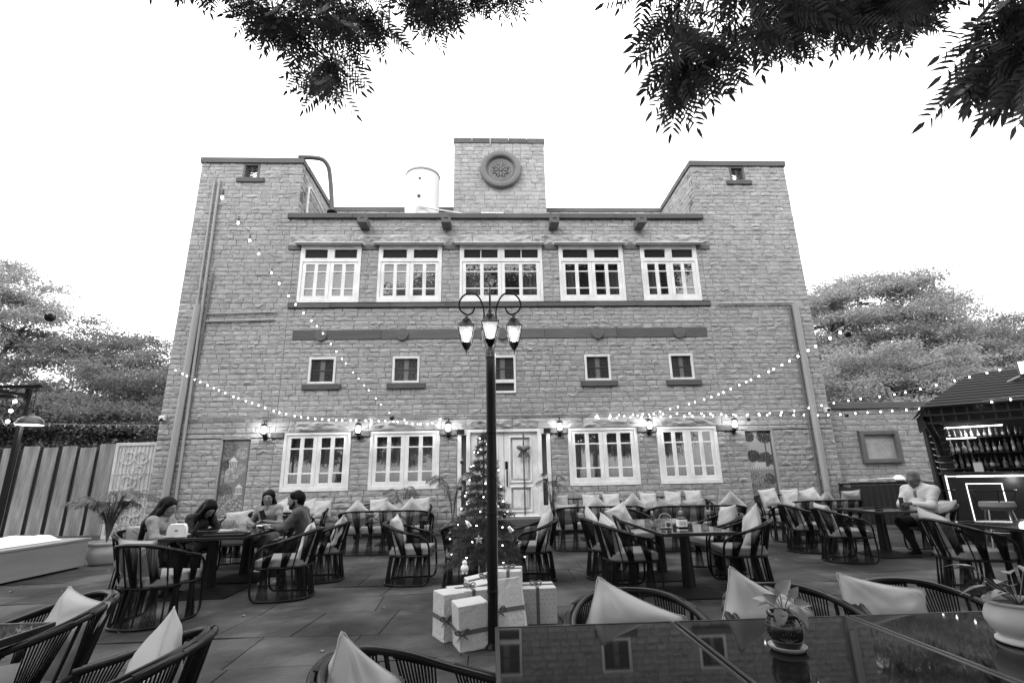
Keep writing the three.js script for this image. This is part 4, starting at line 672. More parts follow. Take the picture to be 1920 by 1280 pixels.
lightString('nearly level string of lit bulbs from the house to the front of the bar', [[1110, 781, 13.12], [1300, 777, 13.1], [1480, 775, 12.9], [1550, 775, 12.6], [1640, 769, 11.8], [1700, 765, 11.1], [1745, 761, 10.5], [1800, 759, 9.6], [1860, 749, 8.9], [1950, 737, 8.2]], 38, 0, true, 0.014);
lightString('thin string of tiny unlit bulbs above the fence at the left', [[-40, 796, 9], [60, 794, 10], [160, 796, 11.2], [305, 797, 13.1]], 16, 0, false, 0.012);
for (const [x, y, d, r, lab] of [[93, 594, 5.2, 0.052, 'black ball ornament hanging high at the left against the trees'], [1590, 626, 4.9, 0.036, 'black ball ornament hanging high at the right against the trees'], [735, 783, 12.75, 0.07, 'dark ball ornament on the lights above the second left window'], [1404, 786, 12.8, 0.05, 'small dark ball on the lights beside the rightmost wall lantern'], [1588, 778, 12.3, 0.055, 'small dark ball hanging before the boundary wall']]) {
  const p = at(x, y, d), o = thing('hanging_ball', lab, 'ornament', p.toArray(), 0, 'black balls hanging from the light strings');
  mesh('ball', sph(r, 0, 0, 0, 18, 14), M.bauble, o); mesh('cap', [new THREE.CylinderGeometry(r * 0.22, r * 0.22, r * 0.3, 8).translate(0, r * 1.05, 0), rod([0, r, 0], [0, r * (x === 93 ? 60 : 1.6), 0], 0.0015, 0.0015, 3)], M.silver, o);
}
// ---------------------------------------------------------------- Christmas tree and presents
{
  const R = rngOf(211), TX = -0.1, TZ = -6.3, t = thing('christmas_tree', 'dark artificial Christmas tree with small lights behind the lamp post', 'christmas tree', [TX, 0, TZ]);
  mesh('trunk', rod([0, 0.02, 0], [0, 1.85, 0], 0.022, 0.008, 8), M.bark, t);
  mesh('stand', [rod([-0.25, 0.02, 0], [0.25, 0.02, 0], 0.015), rod([0, 0.02, -0.25], [0, 0.02, 0.25], 0.015), rod([0, 0, 0], [0, 0.18, 0], 0.03)], M.black, t);
  const pos = [], nrm = [], tri = (a, b, c) => { for (const p of [a, b, c]) pos.push(p.x, p.y, p.z); };
  const needles = (base, dir, L, n, len) => { const d = dir.clone().normalize(); for (let i = 0; i < n; i++) { const q = base.clone().addScaledVector(d, L * (0.08 + 0.92 * i / n)); const a = R() * 7, o = V(Math.cos(a), Math.sin(a) * 0.9, Math.sin(a + 1.3)); o.addScaledVector(d, -o.dot(d)).normalize().addScaledVector(d, 0.75).normalize(); const w = V(R() - 0.5, R() - 0.5, R() - 0.5).normalize().multiplyScalar(0.0022); tri(q.clone().add(w), q.clone().sub(w), q.clone().addScaledVector(o, len * (0.7 + R() * 0.6))); } };
  const ends = [];
  for (let k = 0; k < 15; k++) {
    const f = k / 14, y = lerp(0.46, 1.82, f), rad = lerp(0.49, 0.06, Math.pow(f, 0.95)), n = Math.round(lerp(16, 5, f));
    for (let i = 0; i < n; i++) {
      const a = (i + (k % 2) * 0.5 + R() * 0.5) / n * PI * 2, rr = rad * (0.75 + R() * 0.4), b = V(0, y + 0.03, 0), e = V(Math.cos(a) * rr, y - 0.1 * rr / 0.4 + (R() - 0.3) * 0.08, Math.sin(a) * rr), d = e.clone().sub(b);
      needles(b.clone().addScaledVector(d, 0.15), d, d.length() * 0.85, Math.round(d.length() * 330) + 20, 0.062); ends.push(e);
      for (const s of [-1, 1]) for (const q of [0.45, 0.72]) { const m = b.clone().addScaledVector(d, q), d2 = V(d.x * 0.5 - s * d.z * 0.7, d.y * 0.4 - 0.02, d.z * 0.5 + s * d.x * 0.7).normalize(); needles(m, d2, rr * 0.4, Math.round(rr * 120) + 14, 0.055); }
    }
  }
  needles(V(0, 1.75, 0), V(0, 1, 0), 0.18, 60, 0.05);
  const g = new THREE.BufferGeometry(); g.setAttribute('position', new THREE.Float32BufferAttribute(pos, 3)); g.computeVertexNormals();
  tag(mesh('needles', g, M.pineNeedle, t), null, null, null, 'stuff');
  const fl = thing('fairy_lights', 'tiny lit bulbs wound round the Christmas tree', 'fairy lights', [TX, 0, TZ]), bg = sph(0.0065, 0, 0, 0, 6, 5), wire = [];
  for (let i = 0; i < 52; i++) { const f = (i / 52), y = lerp(0.42, 1.8, f), rr = lerp(0.45, 0.08, Math.pow(f, 0.95)) * (0.86 + R() * 0.2), a = f * PI * 2 * 8.5; const p = V(Math.cos(a) * rr, y + (R() - 0.5) * 0.05, Math.sin(a) * rr); wire.push(p.clone()); const m = mesh('bulb', bg, M.fairy, fl); m.position.copy(p); }
  mesh('wire', tube(wire, 0.002, 300, 3), M.black, fl);
  const orn = (name, x, y, z, kind, label) => {
    const o = thing(name, label, 'ornament', [TX + x, y, TZ + z], 0, 'ornaments on the Christmas tree');
    if (kind === 'ball') { mesh('ball', sph(0.026, 0, 0, 0, 14, 10), M.bauble, o); mesh('cap', [new THREE.CylinderGeometry(0.007, 0.007, 0.01, 8).translate(0, 0.029, 0), rod([0, 0.03, 0], [0, 0.075, 0], 0.001, 0.001, 3)], M.silver, o); }
    else if (kind === 'bell') { mesh('bell', lathe([[0, 0.04], [0.018, 0.036], [0.024, 0.01], [0.036, -0.03], [0.03, -0.03], [0, 0.03]], 14).rotateZ(0.5), M.silver, o); mesh('clapper', sph(0.01, 0.012, -0.032, 0, 8, 6), M.steel, o); }
    else if (kind === 'star') { const s = new THREE.Shape(); for (let i = 0; i < 10; i++) { const r = i % 2 ? 0.02 : 0.05, a = i * PI / 5 + PI / 2; s[i ? 'lineTo' : 'moveTo'](Math.cos(a) * r, Math.sin(a) * r); } s.closePath(); mesh('star', new THREE.ExtrudeGeometry(s, { depth: 0.008, bevelSize: 0.003, bevelThickness: 0.003, bevelSegments: 1 }), M.silver, o); mesh('loop', rod([0, 0.05, 0], [0, 0.09, 0], 0.001, 0.001, 3), M.silver, o); }
    else { mesh('body', [sph(0.042, 0, 0, 0, 14, 10), sph(0.028, 0, 0.055, 0, 12, 9), sph(0.014, -0.018, -0.045, 0.01), sph(0.014, 0.018, -0.045, 0.01)], M.paper, o); mesh('string', rod([0, 0.08, 0], [0.005, 0.22, 0], 0.0015, 0.0015, 3), M.silver, o); }
  };
  [[-0.26, 1.52, 0.05], [-0.28, 1.22, 0.12], [0.21, 1.0, 0.14], [0.24, 0.9, 0.18], [0.14, 1.25, 0.16], [-0.2, 1.1, 0.2], [0.38, 0.62, 0.22], [0.17, 0.66, 0.4], [-0.38, 0.72, 0.2], [0.13, 1.4, 0.12]].forEach(([x, y, z], i) => orn('bauble', x, y, z, 'ball', 'small dark bauble ' + ['highest on the left edge', 'on the left edge at half height', 'right of the post at half height', 'right of the post, just under the bell', 'just right of the post in the upper half', 'left of the post at half height', 'low on the right edge', 'low and near the post on the right', 'low on the left edge', 'high and close to the post on the right'][i] + ' of the Christmas tree'));
  orn('bell_ornament', 0.14, 1.02, 0.26, 'bell', 'silver bell right of the lamp post on the Christmas tree'); orn('bell_ornament', -0.17, 0.83, 0.36, 'bell', 'silver bell low on the left half of the Christmas tree'); orn('bell_ornament', 0.3, 0.76, 0.3, 'bell', 'silver bell near the right edge of the Christmas tree');
  orn('star_ornament', -0.05, 0.68, 0.47, 'star', 'flat silver star in the middle of the Christmas tree'); orn('snowman_ornament', -0.2, 0.4, 0.5, 'man', 'white figure ornament hanging below the lowest left branches of the Christmas tree');
}
const dots = (n, seed, dark) => { const c = document.createElement('canvas'); c.width = c.height = 256; const x = c.getContext('2d'), R = rngOf(seed); x.fillStyle = '#e0e0e0'; x.fillRect(0, 0, 256, 256); x.fillStyle = x.strokeStyle = dark; if (n > 0) for (let j = 0; j < n; j++) for (let i = 0; i < n; i++) { const p = (i + (j % 2) * 0.5) * 256 / n, q = (j + 0.5) * 256 / n; x.beginPath(); if ((i + j) % 2) { x.arc(p, q, 3, 0, 7); x.fill(); } else { x.arc(p, q, 6, 0, 7); x.stroke(); } } else for (let i = 0; i < 420; i++) { x.globalAlpha = 0.15 + R() * 0.5; x.beginPath(); x.arc(R() * 256, R() * 256, 1 + R() * 2.5, 0, 7); x.fill(); } const t = new THREE.CanvasTexture(c); t.colorSpace = THREE.SRGBColorSpace; t.wrapS = t.wrapT = THREE.RepeatWrapping; return t; };
mat('wrapDots', 0.62, 0.45, { map: dots(8, 1, '#707070'), bumpMap: nCrumple, bumpScale: 0.003 }); mat('wrapSpeck', 0.72, 0.4, { map: dots(0, 2, '#8a8a8a'), bumpMap: nCrumple, bumpScale: 0.007 }); mat('wrapPlain', 0.74, 0.4, { map: dots(0, 5, '#b8b8b8'), bumpMap: nCrumple, bumpScale: 0.006 });
function present(label, w, h, d, pos, turn, m, band, tilt = [0, 0, 0]) { // band: fraction of the height where the ribbon runs, or 'top' for one across the top
  const o = thing('gift_box', label, 'gift', pos, turn, 'wrapped presents under the Christmas tree'); o.rotation.set(tilt[0], turn, tilt[2]);
  mesh('box', rbox(w, h, d, 0.008, 0, h / 2, 0, 1), m, o);
  const b = [], e = 0.003, bow = (x, y, z, rx) => { const q = []; for (const s of [-1, 1]) { q.push(tube([[0, 0, 0.006], [s * 0.035, 0.03, 0.02], [s * 0.06, 0.02, 0.012], [s * 0.035, -0.005, 0.006], [0, 0, 0.006]], 0.008, 12, 4).scale(1, 1, 0.7)); q.push(rod([0, 0, 0.004], [s * 0.045, -0.05, 0.012], 0.01, 0.004, 4)); } q.push(sph(0.014, 0, 0, 0.01, 8, 6)); return merge(q).rotateX(rx).translate(x, y, z); };
  if (band === 'top') { b.push(box(0.03, 0.004, d + e, 0, h + e, 0), box(w + e, 0.004, 0.03, 0, h + e + 0.003, 0), box(0.03, h, 0.004, 0, h / 2, d / 2 + e), bow(0, h + 0.01, 0, -1.2)); }
  else { const y = h * band; b.push(box(w + 2 * e, 0.035, e, 0, y, d / 2 + e), box(w + 2 * e, 0.035, e, 0, y, -d / 2 - e), box(e, 0.035, d + 2 * e, w / 2 + e, y, 0), box(e, 0.035, d + 2 * e, -w / 2 - e, y, 0), bow(-w * 0.42, y, d / 2 + 0.006, 0)); }
  mesh('ribbon', b, M.ribbon, o); return o;
}
present('tall silver paper present at the front left with a mid ribbon', 0.2, 0.37, 0.25, [-0.39, 0, -4.86], 0.5, M.wrapSpeck, 0.48);
present('tall pale present closest to the lamp post foot with a side ribbon', 0.26, 0.34, 0.24, [-0.18, 0, -4.62], 0.32, M.wrapPlain, 0.42, [0.02, 0, 0.05]);
present('low present behind the two tall front left ones', 0.4, 0.33, 0.3, [-0.22, 0, -5.2], 0.3, M.wrapSpeck, 'top');
present('present with a ribbon across its sloping top behind the lamp post', 0.36, 0.36, 0.3, [-0.05, 0.02, -5.45], 0.4, M.wrapPlain, 'top', [0.12, 0, 0.06]);
present('present leaning back right of the lamp post with a dark bow', 0.24, 0.42, 0.16, [0.18, 0.02, -4.93], -0.15, M.wrapPlain, 0.4, [-0.25, 0, 0.1]);
present('square present standing highest behind the leaning one', 0.25, 0.46, 0.3, [0.16, 0, -5.35], -0.1, M.wrapPlain, 'top');
present('large present in dotted paper at the right of the heap', 0.36, 0.31, 0.3, [0.42, 0, -5.32], 0.02, M.wrapDots, 'top');
// ---------------------------------------------------------------- pots, plants, table things
function leafGeo(L, W, bend, n = 5, fold = 0.25, round = 0.7) { // leaf along +z from the origin
  const pos = [], idx = [];
  for (let i = 0; i <= n; i++) { const t = i / n, w = W * Math.pow(Math.sin(PI * Math.pow(t, round)), round < 0.6 ? 0.8 : 1) * 0.5 + (i === n ? 0 : 0.001), z = L * t, y = -bend * t * t * L; pos.push(-w, y + w * fold, z, 0, y, z, w, y + w * fold, z); }
  for (let i = 0; i < n; i++) { const a = i * 3; idx.push(a, a + 3, a + 1, a + 1, a + 3, a + 4, a + 1, a + 4, a + 2, a + 2, a + 4, a + 5); }
  const g = new THREE.BufferGeometry(); g.setAttribute('position', new THREE.Float32BufferAttribute(pos, 3)); g.setIndex(idx); g.computeVertexNormals(); return g;
}
{
  const R = rngOf(301), o = thing('potted_plant', 'pale leaved pothos in a dark carved pot on the middle near table', 'plant', [1.08, 0.702, -2.02]); o.scale.setScalar(0.75);
  mesh('saucer', lathe([[0, 0], [0.075, 0], [0.088, 0.02], [0.084, 0.022], [0.07, 0.008], [0, 0.008]], 28), M.pot, o);
  mesh('pot', lathe([[0, 0.01], [0.055, 0.01], [0.068, 0.03], [0.083, 0.075], [0.084, 0.11], [0.072, 0.145], [0.07, 0.15], [0.076, 0.155], [0.076, 0.165], [0.066, 0.165], [0.06, 0.14], [0, 0.14]], 36), M.potDark, o);
  const ln = []; for (const a0 of [-0.35, 1.2, 2.8, 4.4]) for (let i = -4; i <= 4; i++) { const A = (h, a) => { const r = lerp(0.0685, 0.0845, Math.pow(clamp((h - 0.03) / 0.06, 0, 1), 0.7)) ; return [Math.sin(a) * r, h, Math.cos(a) * r]; }; const l = 0.052 * (1 - Math.abs(i) * 0.11); ln.push(rod(A(0.048, a0 + i * 0.03), A(0.048 + l * Math.cos(i * 0.25), a0 + i * 0.03 + Math.sin(i * 0.28) * 0.42), 0.0012, 0.0012, 4)); }
  ln.push(new THREE.TorusGeometry(0.0845, 0.0012, 4, 40).rotateX(PI / 2).translate(0, 0.112, 0), new THREE.TorusGeometry(0.075, 0.0012, 4, 40).rotateX(PI / 2).translate(0, 0.045, 0), new THREE.TorusGeometry(0.0795, 0.0012, 4, 40).rotateX(PI / 2).translate(0, 0.128, 0));
  mesh('carving', ln, M.potLine, o); mesh('soil', new THREE.CylinderGeometry(0.062, 0.062, 0.01, 20).translate(0, 0.145, 0), M.soil, o);
  // [tip x, y, z of the stalk, direction of the blade, length, width, twist]
  for (const [tx, ty, tz, dx, dy, dz, L, W, tw] of [[-0.035, 0.19, 0.05, -0.35, -0.75, 0.45, 0.105, 0.075, 0.2], [0.0, 0.25, 0.0, 0.45, 0.75, 0.25, 0.1, 0.08, -0.3], [-0.02, 0.23, 0.01, -0.3, 0.75, 0.1, 0.085, 0.06, 0.5], [0.05, 0.2, 0.02, 0.9, 0.15, 0.3, 0.105, 0.06, -0.2], [0.06, 0.17, 0.045, 0.5, -0.7, 0.4, 0.09, 0.065, -0.4], [-0.06, 0.2, -0.01, -0.95, 0.1, 0.2, 0.07, 0.03, 0.3], [0.03, 0.21, -0.05, 0.4, 0.5, -0.7, 0.1, 0.07, 0], [-0.05, 0.2, -0.05, -0.6, 0.35, -0.7, 0.09, 0.06, 0.3], [0.015, 0.2, 0.06, 0.15, -0.1, 0.95, 0.06, 0.045, 0], [0.03, 0.24, 0.03, 0.7, 0.6, 0.3, 0.08, 0.055, 0.4], [-0.045, 0.22, 0.03, -0.7, 0.45, 0.5, 0.09, 0.06, -0.5], [0.02, 0.19, 0.07, 0.5, -0.5, 0.8, 0.08, 0.06, 0.3], [-0.01, 0.2, -0.06, 0.1, 0.6, -0.8, 0.1, 0.07, 0.2], [0.07, 0.2, -0.02, 0.95, 0.3, -0.2, 0.08, 0.05, -0.5]]) {
    const d = V(dx, dy, dz).normalize(), n = V(0.0, 0.55, 0.85), x = n.clone().cross(d).normalize(), y = d.clone().cross(x), q = new THREE.Matrix4().makeBasis(x, y, d).setPosition(tx, ty, tz);
    const lf = mesh('leaf', [leafGeo(L * 0.8, W * 0.8, 0.3 + R() * 0.5, 8, 0.2 + R() * 0.3, 0.55).rotateZ(tw).applyMatrix4(q)], M.leafPale, o); mesh('stem', tube([[tx * 0.3, 0.15, tz * 0.3], [tx * 0.5, lerp(0.15, ty, 0.6), tz * 0.5], [tx, ty, tz]], 0.002, 8, 5), M.leafPalm, lf);
  }
}
{
  const R = rngOf(303), o = thing('potted_plant', 'dark leaved plant in a round white pot at the right near table', 'plant', [1.975, 0.702, -1.99]); o.scale.set(0.8, 0.68, 0.8);
  mesh('pot', lathe([[0, 0], [0.112, 0], [0.118, 0.008], [0.116, 0.02], [0.1, 0.026], [0.098, 0.034], [0.12, 0.06], [0.138, 0.1], [0.14, 0.13], [0.128, 0.17], [0.114, 0.188], [0.126, 0.196], [0.132, 0.206], [0.128, 0.214], [0.112, 0.21], [0.105, 0.19], [0, 0.185]], 44), M.pot, o);
  mesh('soil', new THREE.CylinderGeometry(0.108, 0.108, 0.01, 20).translate(0, 0.185, 0), M.soil, o);
  for (let i = 0; i < 22; i++) { const a = i * 2.4 + R(), el = 0.0 + R() * 1.0, st = 0.04 + R() * 0.1, tp = V(Math.sin(a) * (0.03 + st * 0.8), 0.2 + st * (0.4 + Math.sin(el)), Math.cos(a) * (0.03 + st * 0.8)); const lf = mesh('leaf', [leafGeo(0.08 + R() * 0.05, 0.05 + R() * 0.015, 0.5 + R() * 0.4, 6, 0.3, 0.58).rotateX(-el * 0.6).rotateZ((R() - 0.5) * 0.8).rotateY(a).translate(tp.x, tp.y, tp.z)], M.leafPalm, o); mesh('stem', rod([0, 0.19, 0], tp, 0.003, 0.002, 5), M.leafPalm, lf); }
}
function palm(label, x, z, h, n, seed, pot, spread = 1) {
  const R = rngOf(seed), o = thing('potted_palm', label, 'plant', [x, 0, z]), py = pot === 'white' ? 0.36 : 0.3;
  mesh('pot', pot === 'white' ? lathe([[0, 0], [0.19, 0], [0.21, 0.04], [0.27, 0.16], [0.275, 0.24], [0.25, 0.3], [0.255, 0.32], [0.285, 0.34], [0.285, 0.38], [0.25, 0.38], [0.24, 0.33], [0, 0.33]], 32) : lathe([[0, 0], [0.13, 0], [0.17, 0.3], [0.175, 0.32], [0.15, 0.32], [0, 0.29]], 20), pot === 'white' ? M.pot : M.blackMatte, o);
  for (let i = 0; i < n; i++) {
    const a = i * 2.4 + R() * 0.8, L = h * (0.75 + R() * 0.35), out = (0.25 + R() * 0.45) * spread, c = new THREE.CatmullRomCurve3([V(0, py, 0), V(Math.cos(a) * out * 0.18 * L, py + L * 0.5, Math.sin(a) * out * 0.18 * L), V(Math.cos(a) * out * 0.6 * L, py + L * 0.86, Math.sin(a) * out * 0.6 * L), V(Math.cos(a) * out * 1.15 * L, py + L * (0.86 - 0.2 * out), Math.sin(a) * out * 1.15 * L)]);
    const g = []; for (let k = 0; k < 30; k++) { const t = 0.34 + 0.66 * k / 30, p = c.getPointAt(t), d = c.getTangentAt(t), s = V(-d.z, 0, d.x).normalize(); for (const q of [-1, 1]) { const l = 0.21 * h * (1.05 - Math.abs(t - 0.62) * 1.6) * (0.8 + R() * 0.4), dir = s.clone().multiplyScalar(q).addScaledVector(d, 0.8).add(V(0, -0.25 - R() * 0.2, 0)); const yaw = Math.atan2(dir.x, dir.z), pit = -Math.atan2(dir.y, Math.hypot(dir.x, dir.z)); g.push(leafGeo(l, 0.015 * h, 0.45, 3, 0.4).rotateX(pit).rotateY(yaw).translate(p.x, p.y, p.z)); } }
    const f = mesh('frond', g, M.leafPalm, o); mesh('stem', new THREE.TubeGeometry(c, 12, 0.009, 5), M.leafPalm, f);
  }
}
palm('potted areca palm in a round white pot before the plank fence', -6.83, -9.72, 0.98, 18, 401, 'white', 1.05);
palm('thin potted palm just left of the white door', -0.92, -12.35, 1.25, 7, 402, 'dark', 0.8); palm('thin potted palm just right of the white door', 1.42, -12.4, 1.2, 6, 403, 'dark', 0.9);
palm('small potted palm behind the wall sofa left of the door', -2.2, -13.0, 0.95, 6, 404, 'dark', 0.8);
{ // things on the tables
  let o = thing('condiment_caddy', 'caddy with two small condiment jars on the long right table', 'caddy', [2.08, 0.703, -6.28]);
  mesh('tray', [bx(-0.07, 0.07, 0, 0.012, -0.045, 0.045, 0.003), tube([[-0.065, 0.01, 0], [-0.065, 0.14, 0], [0, 0.17, 0], [0.065, 0.14, 0], [0.065, 0.01, 0]], 0.004, 20, 5)], M.steel, o);
  for (const s of [-1, 1]) { const j = mesh('jar', lathe([[0, 0.014], [0.026, 0.014], [0.028, 0.03], [0.028, 0.075], [0.02, 0.09], [0, 0.09]], 16).translate(s * 0.034, 0, 0), M.drink, o); mesh('contents', new THREE.CylinderGeometry(0.023, 0.023, 0.045, 12).translate(s * 0.034, 0.04, 0), s > 0 ? M.soil : M.cloth, j); mesh('lid', new THREE.CylinderGeometry(0.023, 0.023, 0.022, 14).translate(s * 0.034, 0.1, 0), M.steel, j); }
  o = thing('napkin_holder', 'pale napkin holder with a dark band on the long right table', 'napkin holder', [2.17, 0.703, -5.98]);
  mesh('holder', plate(-0.05, 0.05, 0, 0.12, [[-0.03, 0.03, 0.05, 0.09]], 0.09, 0.004).translate(0, 0, 0.045), M.paper, o); mesh('band', bx(-0.053, 0.053, 0.02, 0.045, -0.049, 0.049), M.black, o); mesh('napkins', bx(-0.04, 0.04, 0.1, 0.14, -0.035, 0.035), M.pipeDark, o);
  o = thing('succulent_cup', 'tiny plant cup beside the condiment jars on the long right table', 'plant', [2.0, 0.703, -6.5]);
  mesh('cup', lathe([[0, 0], [0.03, 0], [0.04, 0.07], [0.035, 0.07], [0, 0.05]], 14), M.pot, o); mesh('leaves', Array.from({ length: 14 }, (_, i) => leafGeo(0.05, 0.018, 0.2, 3).rotateX(-0.4 - (i % 3) * 0.35).rotateY(i * 2.4).translate(0, 0.065, 0)), M.leafPalm, o);
  o = thing('handbag', 'small white handbag standing on the occupied table before the long haired woman', 'handbag', [-3.86, 0.703, -6.66], 0.15); o.scale.setScalar(0.74);
  const s = new THREE.Shape(); s.moveTo(-0.13, 0); s.lineTo(0.13, 0); s.bezierCurveTo(0.14, 0.1, 0.13, 0.17, 0.09, 0.19); s.lineTo(-0.09, 0.19); s.bezierCurveTo(-0.13, 0.17, -0.14, 0.1, -0.13, 0);
  mesh('bag_body', new THREE.ExtrudeGeometry(s, { depth: 0.07, bevelEnabled: true, bevelSize: 0.012, bevelThickness: 0.014, bevelSegments: 3 }).translate(0, 0.012, -0.035), M.paper, o); mesh('strap', tube([[0.13, 0.17, 0.03], [0.16, 0.08, 0.05], [0.17, 0.015, 0.06], [0.1, 0.012, 0.09], [0.02, 0.012, 0.1]], 0.007, 20, 5), M.whiteShade, o); mesh('clasp', bx(-0.02, 0.02, 0.1, 0.13, 0.05, 0.06, 0.003), M.steel, o);
  o = thing('wire_basket', 'round woven ball basket on a pale stand on the occupied table', 'basket', [-3.47, 0.703, -7.12]);
  mesh('stand', lathe([[0, 0], [0.11, 0], [0.115, 0.03], [0.1, 0.045], [0, 0.045]], 20), M.pot, o); mesh('weave', Array.from({ length: 12 }, (_, i) => new THREE.TorusGeometry(0.075, 0.006, 5, 24).rotateX(i % 2 ? 0.7 : -0.7).rotateY(i * PI / 6).translate(0, 0.11, 0)), M.cloth, o);
  for (const [x, z, l] of [[-3.3, -6.95, 'near one, water glass right of the woven ball basket'], [-3.2, -7.1, 'far one, water glass right of the woven ball basket']]) { const g = thing('drinking_glass', l, 'glass', [x, 0.703, z]); mesh('tumbler', lathe([[0, 0.004], [0.03, 0.004], [0.037, 0.14], [0.035, 0.14], [0.028, 0.01], [0, 0.01]], 18), M.drink, g); mesh('water', new THREE.CylinderGeometry(0.0305, 0.028, 0.07, 16).translate(0, 0.046, 0), M.drink, g); }
  for (const [x, z, r, l] of [[-3.3, -7.85, 0.13, 'pale plate of food before the seated couple'], [-3.05, -7.45, 0.09, 'small plate at the table edge by the hands of the man in the dark shirt']]) { const g = thing('plate', l, 'plate', [x, 0.703, z]); mesh('dish', lathe([[0, 0.004], [r * 0.6, 0.004], [r, 0.022], [r, 0.026], [r * 0.6, 0.01], [0, 0.01]], 24), M.paper, g); mesh('food', Array.from({ length: 9 }, (_, i) => sph(0.022, Math.cos(i * 2.4) * r * 0.5 * Math.sqrt(i / 9), 0.02, Math.sin(i * 2.4) * r * 0.5 * Math.sqrt(i / 9), 7, 5)), M.cloth, g); }
  o = thing('menu_tray', 'flat black tray lying on the near right of the occupied table', 'tray', [-3.28, 0.704, -6.72]); mesh('tray_base', bx(-0.22, 0.22, 0, 0.012, -0.15, 0.15, 0.003), M.blackMatte, o); mesh('rim', plate(-0.22, 0.22, -0.15, 0.15, [[-0.21, 0.21, -0.14, 0.14]], 0.014, 0.002).rotateX(-PI / 2).translate(0, 0.026, 0), M.tableRim, o);
  o = thing('shoulder_bag', 'dark drooping bag slung over the armchair at the far end of the occupied table', 'bag', [-4.25, 0.74, -9.28]);
  mesh('bag_body', [sph(0.13, -0.02, 0.02, 0, 14, 10).scale(1.3, 0.5, 0.7), sph(0.11, 0.1, 0.06, 0.02, 14, 10).scale(1, 0.65, 0.8)], M.blackMatte, o); mesh('strap', tube([[-0.18, 0.05, 0.08], [-0.2, -0.1, 0.1], [-0.16, -0.25, 0.1]], 0.02, 14, 5), M.blackMatte, o);
  o = thing('ashtray', 'small dark dish in the middle of the table of the man in white', 'dish', [6.4, 0.703, -8.45]); mesh('dish', lathe([[0, 0.004], [0.05, 0.004], [0.065, 0.025], [0.06, 0.025], [0, 0.012]], 18), M.black, o); mesh('rest', box(0.12, 0.006, 0.02, 0, 0.028, 0), M.black, o);
  o = thing('ribbon_bow', 'dark ribbon bow with a long tail tied down the white door', 'bow', [0.83, 0, FZ + 0.02]);
  const b = []; for (const q of [-1, 1]) { b.push(put(sph(1, 0, 0, 0, 14, 10), [q * 0.09, 2.06, 0.035], [0, 0, q * 0.35], [0.1, 0.06, 0.035])); const tl = new THREE.Shape([[0, 0], [q * 0.05, 0.02], [q * 0.17, -0.2], [q * 0.1, -0.19], [q * 0.05, -0.22]].map((p) => new THREE.Vector2(...p))); b.push(new THREE.ExtrudeGeometry(tl, { depth: 0.01, bevelEnabled: false }).translate(0, 2.02, 0.02)); }
  mesh('loops', [...b, sph(0.035, 0, 2.02, 0.05)], M.ribbon, o); mesh('tail', [box(0.04, 0.37, 0.008, 0, 2.27, 0.012), box(0.04, 1.6, 0.008, 0, 1.2, 0.012)], M.ribbon, o);
}
